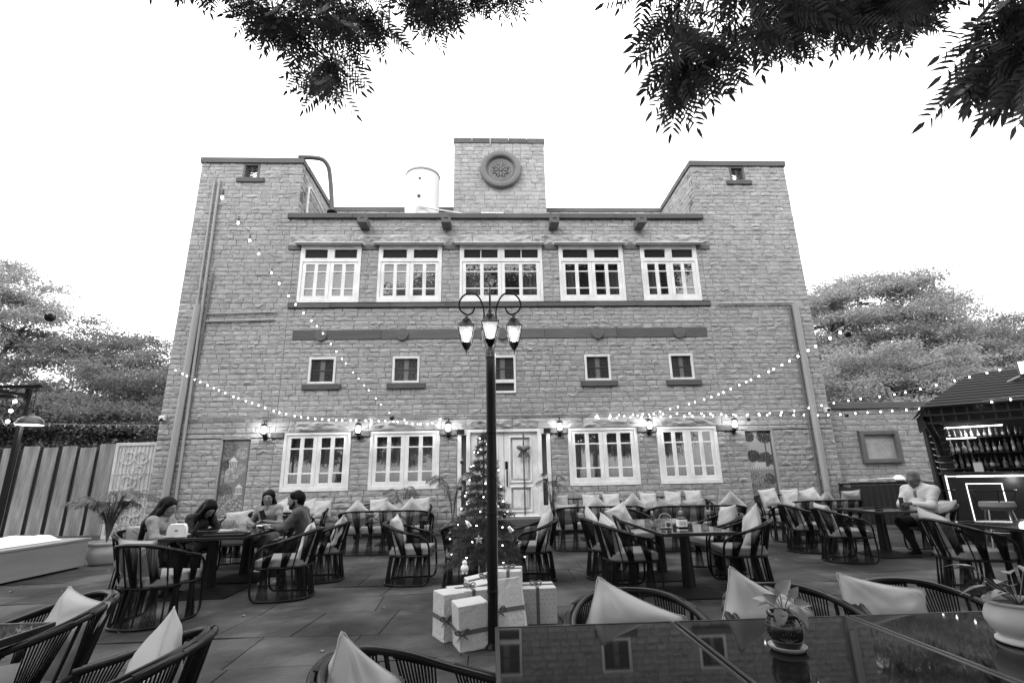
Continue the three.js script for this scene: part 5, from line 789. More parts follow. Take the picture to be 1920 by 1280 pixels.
// ---------------------------------------------------------------- left side: fence, gate panel, day bed, pergola
{
  const R = rngOf(501), f = thing('plank_fence', 'grey fence of wide upright planks at the left before the trees', 'fence', [-12.4, 0, -15.2]);
  let x = -4.4; for (let i = 0; i < 12; i++) { const w = 0.4 + R() * 0.08, h = 2.42 + (R() - 0.5) * 0.1 + (i > 9 ? 0.08 : 0); mesh('plank', put(rbox(w, h, 0.03, 0.006), [x + w / 2, h / 2, 0], [0, (R() - 0.5) * 0.1, (R() - 0.5) * 0.02]), [M.wood, M.wood3][Math.floor(R() * 2)], f); const g = 0.09 + R() * 0.05; mesh('plank', put(rbox(0.3, h - 0.03 - R() * 0.06, 0.025, 0.005), [x + w + g / 2, h / 2 - 0.03, -0.06], [0, 0, (R() - 0.5) * 0.01]), M.wood2, f); x += w + g; }
  for (const y of [0.5, 1.7]) mesh('rail', rbox(6.2, 0.09, 0.05, 0.005, -1, y, -0.12), M.wood2, f);
  const g = thing('gate_panel', 'tall pale ornamental metal gate leaf leaning left of the house', 'gate', [-9.42, 0, -13.95], 0.02); g.rotation.z = 0.012;
  mat('palePaint', 0.7, 0.55, { map: rep(cDirt, 1) });
  mesh('frame', plate(-0.54, 0.54, 0.02, 2.42, [[-0.46, 0.46, 0.1, 2.34]], 0.05, 0.006).translate(0, 0, 0.025), M.palePaint, g);
  mesh('back_sheet', bx(-0.48, 0.48, 0.08, 2.36, -0.012, -0.004), M.palePaint, g);
  for (let i = 0; i < 9; i++) mesh('bar', rod([-0.4 + i * 0.1, 0.1, 0.012], [-0.4 + i * 0.1, 2.34, 0.012], 0.009, 0.009, 6), M.palePaint, g);
  for (const y of [0.35, 0.95, 1.2, 1.62]) mesh('bar', rod([-0.46, y, 0.012], [0.46, y, 0.012], 0.01, 0.01, 6), M.palePaint, g);
  const spiral = (cx, cy, r, turns, s, ph) => Array.from({ length: 22 }, (_, i) => { const t = i / 21, a = ph + s * t * turns * PI * 2; return [cx + Math.cos(a) * r * (1 - 0.78 * t), cy + Math.sin(a) * r * (1 - 0.78 * t), 0.028]; });
  for (const [cx, cy, r, s, ph] of [[-0.16, 0.72, 0.24, 1, 3], [0.16, 0.72, 0.24, -1, 0.14], [0.02, 1.08, 0.2, 1, 1.5], [-0.1, 1.42, 0.24, -1, 0], [0.12, 1.68, 0.24, 1, 3], [-0.16, 2.05, 0.22, 1, 3.4], [0.16, 2.05, 0.22, -1, -0.3], [0, 0.35, 0.26, 1, 0.2], [-0.24, 0.4, 0.17, -1, 2], [0.24, 0.4, 0.17, 1, 1]]) mesh('scroll', tube(spiral(cx, cy, r, 1.25, s, ph), 0.012, 50, 5), M.palePaint, g);
  const b = thing('day_bed', 'long low pale day bed box at the left edge', 'day bed', [-7.4, 0, -7.6]);
  mesh('box', [bx(-0.52, 0.5, 0.03, 0.44, -1.8, 2.4, 0.01), bx(-0.54, 0.52, 0.44, 0.475, -1.83, 2.43, 0.008)], mat('bedPaint', 0.3, 0.6, { map: rep(cDirt, 0.7) }), b); mesh('plinth', bx(-0.46, 0.44, 0, 0.03, -1.75, 2.35), M.blackMatte, b);
  const c = thing('towel', 'crumpled white cloth lying on the pale day bed', 'cloth', [-7.45, 0.478, -8.0]);
  const tg = new THREE.PlaneGeometry(0.75, 2.1, 40, 90).rotateX(-PI / 2), tp = tg.attributes.position; for (let i = 0; i < tp.count; i++) { const u = tp.getX(i), v = tp.getZ(i), e = Math.min(1, (0.375 - Math.abs(u)) * 9, (1.05 - Math.abs(v)) * 9); tp.setY(i, 0.006 + Math.max(0, e) * (0.03 + 0.1 * fbm(u * 0.5 + 0.5, v * 0.5 + 0.7, 5, 4, 55))); } tg.computeVertexNormals();
  mesh('cloth', tg, mat('towel', 0.75, 0.95, { side: THREE.DoubleSide }), c);
  const p = thing('pergola', 'black metal pergola frame cut by the left edge', 'pergola', [-8.12, 0, -9]);
  for (const [px, pz] of [[0, 0], [-2.4, 0], [0, 3.4]]) mesh('post', bx(px - 0.035, px + 0.035, 0, 3.0, pz - 0.035, pz + 0.035, 0.005), M.black, p);
  mesh('beam', [bx(-3, 0.04, 2.84, 2.9, -0.03, 0.03), bx(-0.032, 0.028, 2.84, 2.9, 0.03, 3.5), bx(-3, 0.25, 3.0, 3.05, 0.04, 0.1)], M.black, p);
  mesh('back_screen', bx(-2.3, -0.5, 1.9, 2.86, -0.02, 0.0), M.paper, p); mesh('brace', rod([-0.55, 2.1, 0.03], [0, 2.75, 0.03], 0.012), M.black, p);
  const d = thing('pendant_lamp', 'dark dome pendant lamp with a glowing rim hanging at the left', 'pendant lamp', [-7.93, 2.36, -8.95]);
  mesh('shade', lathe([[0.2, 0], [0.195, 0.03], [0.17, 0.09], [0.11, 0.14], [0.04, 0.16], [0.03, 0.2], [0, 0.2]], 28), new THREE.MeshStandardMaterial({ color: grey(0.05), roughness: 0.35, side: THREE.DoubleSide }), d);
  mesh('diffuser', new THREE.CylinderGeometry(0.185, 0.185, 0.012, 28).translate(0, 0.002, 0), M.pendantGlow, d); mesh('cord', rod([0, 0.2, 0], [0, 0.66, 0.02], 0.006), M.black, d);
  pointLight(V(-7.93, 2.33, -8.95), 1.2, 0.15);
  const s = thing('string_lights', 'short strand of lit bulbs dangling inside the black pergola', 'string lights', [-8.2, 2.7, -8.9]);
  mesh('wire', tube([[0.02, 0.2, 0], [-0.05, 0, 0], [-0.06, -0.35, 0], [-0.3, -0.1, 0], [-0.6, 0.1, 0]], 0.005, 30, 4), M.pipeGrey, s); for (const [bx_, by] of [[-0.02, 0.06], [-0.05, -0.1], [-0.06, -0.28], [-0.56, 0.05]]) mesh('bulb', sph(0.028, bx_, by, 0), M.bulb, s);
}
// ---------------------------------------------------------------- right side: buffet table, bar hut
{
  const R = rngOf(601), t = thing('buffet_table', 'long buffet table with a black pleated skirt along the right boundary wall', 'table', [10.25, 0, -13.2]);
  mesh('tabletop', rbox(2.3, 0.03, 0.7, 0.005, 0, 0.985, 0), M.blackMatte, t);
  const g = new THREE.PlaneGeometry(2.3, 0.95, 120, 1), p = g.attributes.position; for (let i = 0; i < p.count; i++) p.setZ(i, 0.36 + Math.sin((i % 121) * 0.8) * 0.015 * (p.getY(i) < 0 ? 1.6 : 0.6)); g.computeVertexNormals(); g.translate(0, 0.49, 0);
  mesh('skirt', [g, bx(-1.15, -1.13, 0.02, 0.91, -0.34, 0.34)], mat('skirtCloth', 0.018, 0.8, { side: THREE.DoubleSide }), t);
  const dish = (n) => Array.from({ length: n }, (_, k) => lathe([[0, 0.002], [0.07, 0.002], [0.12, 0.018], [0.12, 0.022], [0.07, 0.008], [0, 0.008]], 20).rotateZ((k % 3 - 1) * 0.06).translate((k % 2) * 0.012, k * 0.017 + 0.006, 0));
  for (let i = 0; i < 16; i++) { const o = thing('plate_stack', 'stack of white plates, number ' + ['one', 'two', 'three', 'four', 'five', 'six', 'seven', 'eight', 'nine', 'ten', 'eleven', 'twelve', 'thirteen', 'fourteen', 'fifteen', 'sixteen'][i] + ' from the left on the buffet table', 'plates', [10.25 - 1.0 + i * 0.132 , 1.002, -12.96 - (i % 2) * 0.12 + R() * 0.03], 0, 'white plates along the buffet table'); dish(3 + Math.floor(R() * 4)).forEach((q) => mesh('plate', q, M.paper, o)); }
  const bowl = thing('serving_bowl', 'upturned white bowl on the buffet table behind the man in white', 'bowl', [10.42, 1.07, -12.85]); mesh('bowl', lathe([[0, 0.12], [0.05, 0.12], [0.12, 0.06], [0.14, 0], [0.13, 0], [0, 0.1]], 22), M.paper, bowl);
}
{
  const b = thing('bar_hut', 'dark open bar hut with lit counter lines at the right edge', 'bar', [8.92, 0, -9.75], -0.66), R = rngOf(611);
  // roof: hip slopes of overlapping shingle rows, above a lattice frieze
  const E = { x0: -0.2, x1: 6, z0: 0.35, z1: -2.9, y: 2.5 }, rx0 = 0.9, rz = -1.2, ry = 3.3, W = (x, y, z) => V(x, y, z).applyAxisAngle(V(0, 1, 0), -0.66).add(V(8.92, 0, -9.75));
  for (let i = 0; i < 12; i++) {
    const t0 = i / 12, t1 = (i + 1.25) / 12, q = (t) => ({ x: lerp(E.x0, rx0, t), z: lerp(E.z0, rz, t), zb: lerp(E.z1, rz, t), y: lerp(E.y, ry, t) }), a = q(t0), c = q(Math.min(1, t1)), up = 0.018;
    const quad = (p) => { const g = new THREE.BufferGeometry(); g.setAttribute('position', new THREE.Float32BufferAttribute([...p[0], ...p[1], ...p[2], ...p[0], ...p[2], ...p[3]], 3)); g.computeVertexNormals(); return g; };
    mesh('shingle_row', [quad([[a.x, a.y + up, a.z], [E.x1, a.y + up, a.z], [E.x1, c.y, c.z], [c.x, c.y, c.z]]), quad([[a.x, a.y + up, a.zb], [a.x, a.y + up, a.z], [c.x, c.y, c.z], [c.x, c.y, c.zb]]), quad([[a.x, a.y, a.z], [E.x1, a.y, a.z], [E.x1, a.y + up, a.z], [a.x, a.y + up, a.z]]), quad([[a.x, a.y, a.zb], [a.x, a.y, a.z], [a.x, a.y + up, a.z], [a.x, a.y + up, a.zb]])], mat('shingle', 0.012, 0.9, { side: THREE.DoubleSide, bumpMap: rep(nStone, 2), bumpScale: 0.01 }), b);
  }
  const lat = []; const fz = E.z0 - 0.06;
  for (let i = 0; i < 32; i++) { const x = E.x0 + 0.1 + i * 0.19; lat.push(bx(x, x + 0.03, 2.2, 2.5, fz - 0.02, fz)); } for (const y of [2.18, 2.33, 2.48]) lat.push(bx(E.x0 + 0.05, 6, y, y + 0.028, fz, fz + 0.02));
  for (let i = 0; i < 15; i++) { const z = fz - 0.2 - i * 0.19; lat.push(bx(E.x0 + 0.06, E.x0 + 0.08, 2.2, 2.5, z, z + 0.03)); } for (const y of [2.18, 2.33, 2.48]) lat.push(bx(E.x0 + 0.08, E.x0 + 0.1, y, y + 0.028, E.z1, fz));
  mesh('lattice_frieze', lat, mat('lattice', 0.025, 0.7), b);
  mesh('frieze_board', [bx(E.x0 + 0.1, 6, 2.18, 2.5, fz - 0.12, fz - 0.1), bx(E.x0 + 0.12, 6, 2.51, 2.53, E.z1, fz - 0.12)], M.barDark, b);
  mesh('corner_bracket', tube([[0.02, 1.6, -0.5], [-0.02, 1.9, -0.3], [-0.1, 2.1, 0.05], [-0.16, 2.3, 0.28]], 0.06, 16, 6), M.barDark, b);
  for (const [x, z] of [[0.06, -0.75], [0.06, -2.75], [5.8, -0.2]]) mesh('post', bx(x - 0.1, x + 0.1, 0, 2.5, z - 0.11, z + 0.11, 0.01), M.barDark, b);
  mesh('post_wrap', Array.from({ length: 9 }, (_, i) => new THREE.TorusGeometry(0.155, 0.008, 4, 20).rotateX(PI / 2 + 0.25).translate(0.06, 1.35 + i * 0.13, -0.75)), M.steel, b);
  mesh('back_wall', [bx(-0.05, 6, 0, 2.5, -3.0, -2.9), bx(-0.06, -0.02, 0, 2.5, -2.9, -1.9)], M.barDark, b);
  for (const y of [0.95, 1.3, 1.65, 2.0]) mesh('shelf', bx(0.12, 1.75, y, y + 0.025, -2.88, -2.55), mat('shelfDark', 0.03, 0.4), b);
  mesh('cold_cabinet', [rbox(2.2, 2.1, 0.7, 0.02, 2.75, 1.06, -2.3), bx(1.7, 3.8, 0.3, 2.0, -1.94, -1.93)], mat('cabinet', 0.012, 0.15), b);
  for (const y of [2.24, 1.99]) mesh('light_strip', bx(0.2, y > 2.1 ? 1.35 : 0.85, y, y + 0.02, -2.54, -2.52), M.led, b);
  mesh('light_strip', bx(1.9, 3.2, 2.18, 2.2, -1.9, -1.88), M.led, b);
  pointLight(W(0.8, 2.2, -2.45), 0.7, 0.1); pointLight(W(2.5, 2.14, -1.85), 0.4, 0.1);
  // counter
  mesh('counter', [bx(-0.05, 6, 0, 1.2, -0.55, 0), bx(-0.1, 6, 1.2, 1.25, -0.6, 0.06, 0.008)], M.barDark, b);
  mesh('light_strip', bx(0.12, 6, 1.165, 1.185, 0.002, 0.016), M.led, b);
  glow('ledDim', 1.1); mesh('light_frame', [bx(-0.06, -0.035, 0.2, 1.2, 0.001, 0.018), bx(-0.04, 0.12, 1.168, 1.188, 0.002, 0.016)], M.ledDim, b);
  for (let i = 0; i < 7; i++) { const x = 0.22 + i * 0.86; mesh('light_frame', [bx(x, x + 0.016, 0.3, 1.03, 0.002, 0.018), bx(x + 0.5, x + 0.516, 0.3, 1.03, 0.002, 0.018), bx(x, x + 0.516, 1.03, 1.045, 0.002, 0.018)], i % 1 ? M.led : M.ledDim, b); }
  pointLight(W(0.9, 1.12, 0.08), 0.25, 0.1);
  const s = thing('light_box_sign', 'glowing white sign box above the bar roof at the right edge', 'sign', [10.95, 3.2, -8.75], -0.66);
  mesh('case', [rbox(1.5, 0.27, 0.1, 0.02, 0, 0, -0.02)], M.pipeDark, s); mesh('face', bx(-0.73, 0.73, -0.115, 0.115, 0.032, 0.038), M.signGlow, s); mesh('bracket', [rod([-0.6, -0.1, -0.05], [-1.1, -0.32, -0.15], 0.03), rod([0.5, -0.1, -0.05], [0.5, -0.5, -0.2], 0.03)], M.pipeGrey, s);
  const kinds = [[[0, 0], [0.036, 0], [0.038, 0.17], [0.014, 0.22], [0.013, 0.29], [0, 0.29]], [[0, 0], [0.045, 0], [0.045, 0.12], [0.014, 0.17], [0.014, 0.23], [0, 0.23]], [[0, 0], [0.032, 0], [0.034, 0.2], [0.012, 0.24], [0.012, 0.32], [0, 0.32]]].map((p) => lathe(p, 12));
  for (let r = 0; r < 4; r++) for (let i = 0; i < 15; i++) {
    
    const k = Math.floor(R() * 3), pale = R() < 0.3, o = thing('bottle', (pale ? 'pale' : 'dark') + ' bottle, ' + ['first', 'second', 'third', 'fourth', 'fifth', 'sixth', 'seventh', 'eighth', 'ninth', 'tenth', 'eleventh', 'twelfth', 'thirteenth', 'fourteenth', 'fifteenth'][i] + ' from the left on the ' + ['lowest', 'second lowest', 'second highest', 'highest'][r] + ' bar shelf', 'bottle', W(0.18 + i * 0.105 + R() * 0.02, [0.976, 1.326, 1.676, 2.026][r], -2.75 + R() * 0.14).toArray(), -0.66, pale ? 'pale bottles on the bar shelves' : 'dark bottles on the bar shelves');
    if (r > 2) o.scale.setScalar(0.7); mesh('glass', kinds[k], pale ? M.bottlePale : M.bottleGlass, o); mesh('label', new THREE.CylinderGeometry([0.038, 0.046, 0.035][k], [0.038, 0.046, 0.035][k], 0.07, 12, 1, true).translate(0, 0.075, 0), R() < 0.55 ? M.paper : M.pipeGrey, o);
  }
  for (const [x, h, r, l, n] of [[10.05, 0.17, 0.07, 'white carton standing on the bar counter', 'box'], [10.95, 0.15, 0.06, 'white cup holder on the bar counter at the right edge', 'cup']]) { const o = thing(n === 'box' ? 'carton' : 'cup', l, n, W(x - 9.55, 1.252, -0.28).toArray(), -0.66); mesh('body', n === 'box' ? rbox(0.13, h, 0.08, 0.008, 0, h / 2, 0) : lathe([[0, 0], [r * 0.8, 0], [r, h], [r * 0.9, h], [0, 0.02]], 18), M.paper, o); mesh('top', n === 'box' ? box(0.1, 0.02, 0.05, 0, h + 0.01, 0) : sph(r * 0.8, 0, h, 0, 10, 6), M.cloth, o); }
  for (const [x, z, turn, l] of [[8.85, -8.85, PI * 0.8, 'backed bar stool with a pale seat before the lit counter'], [8.3, -9.45, PI * 0.8, 'bar stool behind the man in white'], [9.35, -8.35, PI * 0.8, 'bar stool cut by the right edge of the view']]) {
    const o = thing('bar_stool', l, 'bar stool', [x, 0, z], turn, 'bar stools at the lit counter');
    mesh('seat', new THREE.CylinderGeometry(0.24, 0.25, 0.075, 28).translate(0, 0.71, 0), mat('stoolSeat', 0.22, 0.7), o); mesh('seat_base', new THREE.CylinderGeometry(0.25, 0.22, 0.06, 24).translate(0, 0.642, 0), M.leather, o);
    mesh('back_ring', [tube(Array.from({ length: 15 }, (_, i) => { const a = -0.3 + (PI + 0.6) * i / 14; return [Math.cos(a) * 0.3, 0.94, -Math.sin(a) * 0.27]; }), 0.011, 40, 6), rod([-0.29, 0.94, 0.06], [-0.22, 0.65, 0.04], 0.009), rod([0.29, 0.94, 0.06], [0.22, 0.65, 0.04], 0.009), rod([0, 0.94, -0.27], [0, 0.65, -0.2], 0.009)], M.blackRail, o);
    for (const [lx, lz] of [[-1, -1], [1, -1], [1, 1], [-1, 1]]) mesh('leg', rod([lx * 0.15, 0.62, lz * 0.15], [lx * 0.23, 0, lz * 0.23], 0.013), M.steel, o);
    mesh('foot_ring', new THREE.TorusGeometry(0.255, 0.009, 5, 28).rotateX(PI / 2).translate(0, 0.25, 0), M.steel, o);
  }
}
{ // service pole behind the boundary wall
  const o = thing('utility_pole', 'thin leaning pole with a guy wire rising behind the right boundary wall', 'pole', [14.2, 0, -17]);
  mesh('pole', rod([0.35, 0, 0], [-0.1, 4.15, 0], 0.07, 0.055, 8), mat('poleGrey', 0.2, 0.7), o); mesh('guy_wire', rod([-0.1, 4.1, 0.05], [1.0, 2.6, 0.05], 0.012, 0.012, 5), M.pipeGrey, o); mesh('stub', rod([0.16, 1.8, 0.1], [0.05, 3.0, 0.1], 0.05, 0.05, 8), M.pipeGrey, o);
}
// ---------------------------------------------------------------- trees
const clumps = [1, 2, 3].map((seed) => { // a spray of leaflets about half a metre across
  const R = rngOf(700 + seed), pos = [], nor = [];
  for (let i = 0; i < 84; i++) {
    const a = R() * 7, e = (R() - 0.4) * 1.6, r = 0.5 * Math.sqrt(R()), c = V(Math.cos(a) * Math.cos(e) * r, Math.sin(e) * r * 0.6, Math.sin(a) * Math.cos(e) * r), d = V(c.x * 2 + R() - 0.5, R() - 0.7, c.z * 2 + R() - 0.5).normalize(), s = V(R() - 0.5, R() - 0.5, R() - 0.5).cross(d).normalize().multiplyScalar(0.019 + R() * 0.014), L = 0.075 + R() * 0.06;
    const m = c.clone().addScaledVector(d, L * 0.5), t = c.clone().addScaledVector(d, L); for (const q of [c, m.clone().add(s), t, c, t, m.clone().sub(s)]) { pos.push(q.x, q.y, q.z); }
  }
  const g = new THREE.BufferGeometry(); g.setAttribute('position', new THREE.Float32BufferAttribute(pos, 3)); g.computeVertexNormals(); return g;
});
function tree(name, label, x, z, h, lobes, n, seed, m, size = 1, trunkR = 0.28, group) { // lobes: [dx, y, dz, r, ry]
  const R = rngOf(seed), o = thing(name, label, 'tree', [x, 0, z], 0, group), y1 = Math.min(...lobes.map((l) => l[1] - l[4] * 0.6)), limbs = [rod([0, 0, 0], [0.1, y1, 0], trunkR, trunkR * 0.75, 9)];
  for (const [dx, y, dz, r, ry] of lobes) { limbs.push(tube([[0.1, y1 - 0.1, 0], [dx * 0.35, lerp(y1, y, 0.5), dz * 0.35], [dx * 0.8, y - 0.3, dz * 0.8], [dx, y, dz]], trunkR * 0.35, 10, 6)); for (let i = 0; i < 4; i++) { const a = R() * 7; limbs.push(rod([dx * 0.75, y - 0.1, dz * 0.75], [dx + Math.cos(a) * r * 0.75, y + (R() - 0.6) * ry * 0.6, dz + Math.sin(a) * r * 0.75], trunkR * 0.18, trunkR * 0.06, 5)); } }
  mesh('trunk', limbs, M.bark, o);
  const tot = lobes.reduce((s, l) => s + l[3] * l[3], 0), lists = clumps.map(() => []);
  for (const [dx, y, dz, r, ry] of lobes) {
    const k = Math.round(n * r * r / tot), sub = Array.from({ length: 30 }, () => { const a = R() * 7, e = Math.asin(R() * 1.75 - 0.75), q = 0.55 + R() * 0.55; return V(Math.cos(a) * Math.cos(e) * q, Math.sin(e) * q, Math.sin(a) * Math.cos(e) * q); });
    for (let i = 0; i < k; i++) { const c = sub[Math.floor(R() * 30)].clone().multiplyScalar(R() < 0.2 ? 0.55 : 1), q = V(R() - 0.5, (R() - 0.5) * 0.7, R() - 0.5).multiplyScalar(0.44 * Math.pow(R(), 0.5)).multiply(V(1.2, 0.6, 1.2)), p = c.add(q); lists[i % 3].push(mtx([dx + p.x * r, y + p.y * ry, dz + p.z * r], [(R() - 0.5) * 0.8, R() * 7, (R() - 0.5) * 0.8], size * (0.7 + R() * 0.7))); }
  }
  lists.forEach((l, i) => { const im = new THREE.InstancedMesh(clumps[i], m, l.length); l.forEach((q, j) => im.setMatrixAt(j, q)); im.name = 'crown'; im.castShadow = im.receiveShadow = true; o.add(im); tag(im, null, null, null, 'stuff'); });
  return o;
}
const TG = 'broad trees beyond the fence and walls';
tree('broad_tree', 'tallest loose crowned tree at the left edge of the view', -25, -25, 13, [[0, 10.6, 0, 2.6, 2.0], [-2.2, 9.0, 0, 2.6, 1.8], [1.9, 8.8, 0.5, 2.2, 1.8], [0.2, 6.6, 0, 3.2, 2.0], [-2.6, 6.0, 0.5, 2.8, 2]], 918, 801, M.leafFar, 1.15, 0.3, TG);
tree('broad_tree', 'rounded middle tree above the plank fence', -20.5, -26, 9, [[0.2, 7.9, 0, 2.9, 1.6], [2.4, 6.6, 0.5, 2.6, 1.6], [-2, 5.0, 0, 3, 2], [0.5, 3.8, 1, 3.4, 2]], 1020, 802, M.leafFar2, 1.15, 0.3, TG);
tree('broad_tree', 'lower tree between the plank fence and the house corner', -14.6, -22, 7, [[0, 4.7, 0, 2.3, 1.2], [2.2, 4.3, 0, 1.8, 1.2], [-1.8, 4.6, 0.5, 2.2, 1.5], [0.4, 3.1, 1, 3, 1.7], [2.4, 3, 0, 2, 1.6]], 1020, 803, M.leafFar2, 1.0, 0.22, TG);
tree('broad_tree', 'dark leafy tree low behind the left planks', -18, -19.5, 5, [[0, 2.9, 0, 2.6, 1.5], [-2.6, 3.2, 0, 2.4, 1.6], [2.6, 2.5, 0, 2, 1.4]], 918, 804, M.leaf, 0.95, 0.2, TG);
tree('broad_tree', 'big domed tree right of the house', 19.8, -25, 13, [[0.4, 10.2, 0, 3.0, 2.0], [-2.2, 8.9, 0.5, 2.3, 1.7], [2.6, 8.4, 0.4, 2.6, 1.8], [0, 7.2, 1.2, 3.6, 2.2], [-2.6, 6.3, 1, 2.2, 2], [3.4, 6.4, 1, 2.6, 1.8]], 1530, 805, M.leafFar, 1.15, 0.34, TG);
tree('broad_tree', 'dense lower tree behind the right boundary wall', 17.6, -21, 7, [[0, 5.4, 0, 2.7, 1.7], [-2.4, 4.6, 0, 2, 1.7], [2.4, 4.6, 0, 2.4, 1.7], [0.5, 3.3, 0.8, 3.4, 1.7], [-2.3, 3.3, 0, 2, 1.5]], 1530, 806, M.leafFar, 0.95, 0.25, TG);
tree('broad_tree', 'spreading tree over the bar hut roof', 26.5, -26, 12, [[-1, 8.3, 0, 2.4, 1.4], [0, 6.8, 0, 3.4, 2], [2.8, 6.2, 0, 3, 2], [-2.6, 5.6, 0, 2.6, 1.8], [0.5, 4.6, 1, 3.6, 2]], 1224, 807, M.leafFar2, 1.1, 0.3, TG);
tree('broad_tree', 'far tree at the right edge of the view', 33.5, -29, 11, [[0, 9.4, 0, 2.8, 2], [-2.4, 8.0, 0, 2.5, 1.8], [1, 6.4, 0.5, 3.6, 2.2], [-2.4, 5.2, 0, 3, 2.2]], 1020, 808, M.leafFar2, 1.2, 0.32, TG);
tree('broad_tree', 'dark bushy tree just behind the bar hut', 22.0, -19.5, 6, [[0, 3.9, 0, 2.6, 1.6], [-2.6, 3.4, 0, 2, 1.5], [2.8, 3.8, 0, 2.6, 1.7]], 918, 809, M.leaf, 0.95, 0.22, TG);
// trees behind the lens: they shade the courtyard and stand in the window and table reflections
tree('shade_tree', 'broad tree behind the lens that shades the tables', 5.6, 7.5, 17, [[0, 7, 0, 4.5, 2.4], [-3, 9, -1, 4, 2.6], [3.5, 10, 0, 4, 3], [0.5, 13, 0, 4.4, 3], [-1.5, 10.2, -8.4, 4.2, 1.7], [-6.4, 10.6, -7.6, 4, 1.8], [-9.5, 9.0, -4, 3.6, 1.8], [1.6, 11.2, -9, 3.8, 1.6], [-4, 8, -3, 4, 1.8]], 4200, 821, M.leaf, 1.3, 0.4);
tree('shade_tree', 'tree behind the lens at the left', -8.5, 9, 9, [[0, 5.4, 0, 3.6, 1.9], [-2.5, 6.4, -1, 3, 1.8], [2.6, 4.8, 0, 2.8, 1.8]], 1400, 822, M.leaf, 1.3, 0.34);
tree('shade_tree', 'tree behind the lens at the far right', 15, 6, 14, [[0, 7, 0, 4.5, 2.6], [-2.5, 10, 0, 3.6, 2.4], [2, 11, 0, 3.5, 2.5]], 1600, 823, M.leaf, 1.4, 0.36);
tree('shade_tree', 'wide tree behind the lens in the middle', -1.5, 16, 11, [[0, 5, 0, 5, 2.6], [-4.5, 4.5, 0, 3.6, 2.6], [4.6, 4.6, 0, 4, 2.6], [0, 7.6, 0, 3.6, 1.8]], 1800, 824, M.leaf, 1.5, 0.36);
tree('shade_tree', 'tree beside the courtyard left of the lens', -14.5, -3.5, 9, [[0, 5.2, 0, 3.6, 2.4], [1.6, 8.2, 1, 3.6, 2], [-1, 7.5, -3, 3, 2]], 1300, 825, M.leaf, 1.4, 0.3);
tree('shade_tree', 'tree beside the courtyard left behind the lens', -15, 4, 9, [[0, 4.5, 0, 4, 2.6], [2.5, 7.6, 0, 4, 2.2]], 1300, 826, M.leaf, 1.4, 0.3);
tree('shade_tree', 'tree beside the courtyard right of the lens', 15.5, -2.5, 9, [[0, 5, 0, 3.8, 2.4], [-2, 8.6, 0.5, 4, 2.2], [0, 8, -2.5, 3, 2]], 1300, 827, M.leaf, 1.4, 0.3);
tree('shade_tree', 'far right tree in the row behind the lens', 9, 17, 11, [[0, 5, 0, 5, 2.8], [4.5, 5, 0, 4.5, 3], [1, 8.6, 0, 4, 2.2]], 1700, 828, M.leaf, 1.6, 0.3);
tree('shade_tree', 'far left tree in the row behind the lens', -12, 15, 11, [[0, 5, 0, 5, 2.8], [-4.5, 5, 0, 4.5, 3], [1, 8, 0, 4, 2.2]], 1700, 829, M.leaf, 1.6, 0.3);
// ---------------------------------------------------------------- neem boughs hanging into the top of the view
const fronds = [1, 2, 3, 4, 5].map((seed) => {
  const R = rngOf(900 + seed), L = 0.2 + R() * 0.05, pos = [], tri = (...q) => q.forEach((p) => pos.push(p.x, p.y, p.z)), c = (t) => V(Math.sin(t * 1.4 + seed) * 0.012, -0.05 * t * t - 0.004 * Math.sin(t * 5), L * t), pairs = 8;
  for (let k = 0; k <= pairs * 2; k++) {
    const i = Math.floor(k / 2), s = k === pairs * 2 ? 0 : k % 2 ? 1 : -1, t = s ? 0.14 + 0.84 * (i + (s > 0 ? 0.25 : 0)) / pairs : 1, b = c(Math.min(1, t)), len = (0.057 + 0.02 * Math.sin(PI * Math.min(1, t * 1.05))) * (0.85 + R() * 0.3), w = 0.0092 + R() * 0.002, tilt = (R() - 0.5) * 0.8 - 0.25;
    const dir = s ? V(s * 0.92, tilt * 0.5, 0.3 + R() * 0.12) : V((R() - 0.5) * 0.5, -0.3, 1), fw = V(0, -0.25, 1), sd = V(s ? 0 : 1, 0.35, s ? 1 : 0).normalize();
    const P = [0, 0.3, 0.65, 1].map((u) => b.clone().addScaledVector(dir, len * u * (1 - 0.18 * u)).addScaledVector(fw, len * 0.38 * u * u)), ww = [0.15, 1, 0.75, 0];
    for (let u = 0; u < 3; u++) { const a0 = P[u].clone().addScaledVector(sd, w * ww[u]), a1 = P[u].clone().addScaledVector(sd, -w * ww[u]), b0 = P[u + 1].clone().addScaledVector(sd, w * ww[u + 1]), b1 = P[u + 1].clone().addScaledVector(sd, -w * ww[u + 1]); tri(a0, a1, b0); if (u < 2) tri(b0, a1, b1); }
  }
  for (let i = 0; i < 5; i++) { const a = c(i / 5), b = c((i + 1) / 5), w = V(0.0014, 0, 0), v = V(0, 0.0014, 0); tri(a.clone().sub(w), a.clone().add(w), b); tri(a.clone().sub(v), a.clone().add(v), b); }
  const g = new THREE.BufferGeometry(); g.setAttribute('position', new THREE.Float32BufferAttribute(pos, 3)); g.computeVertexNormals(); return g;
});
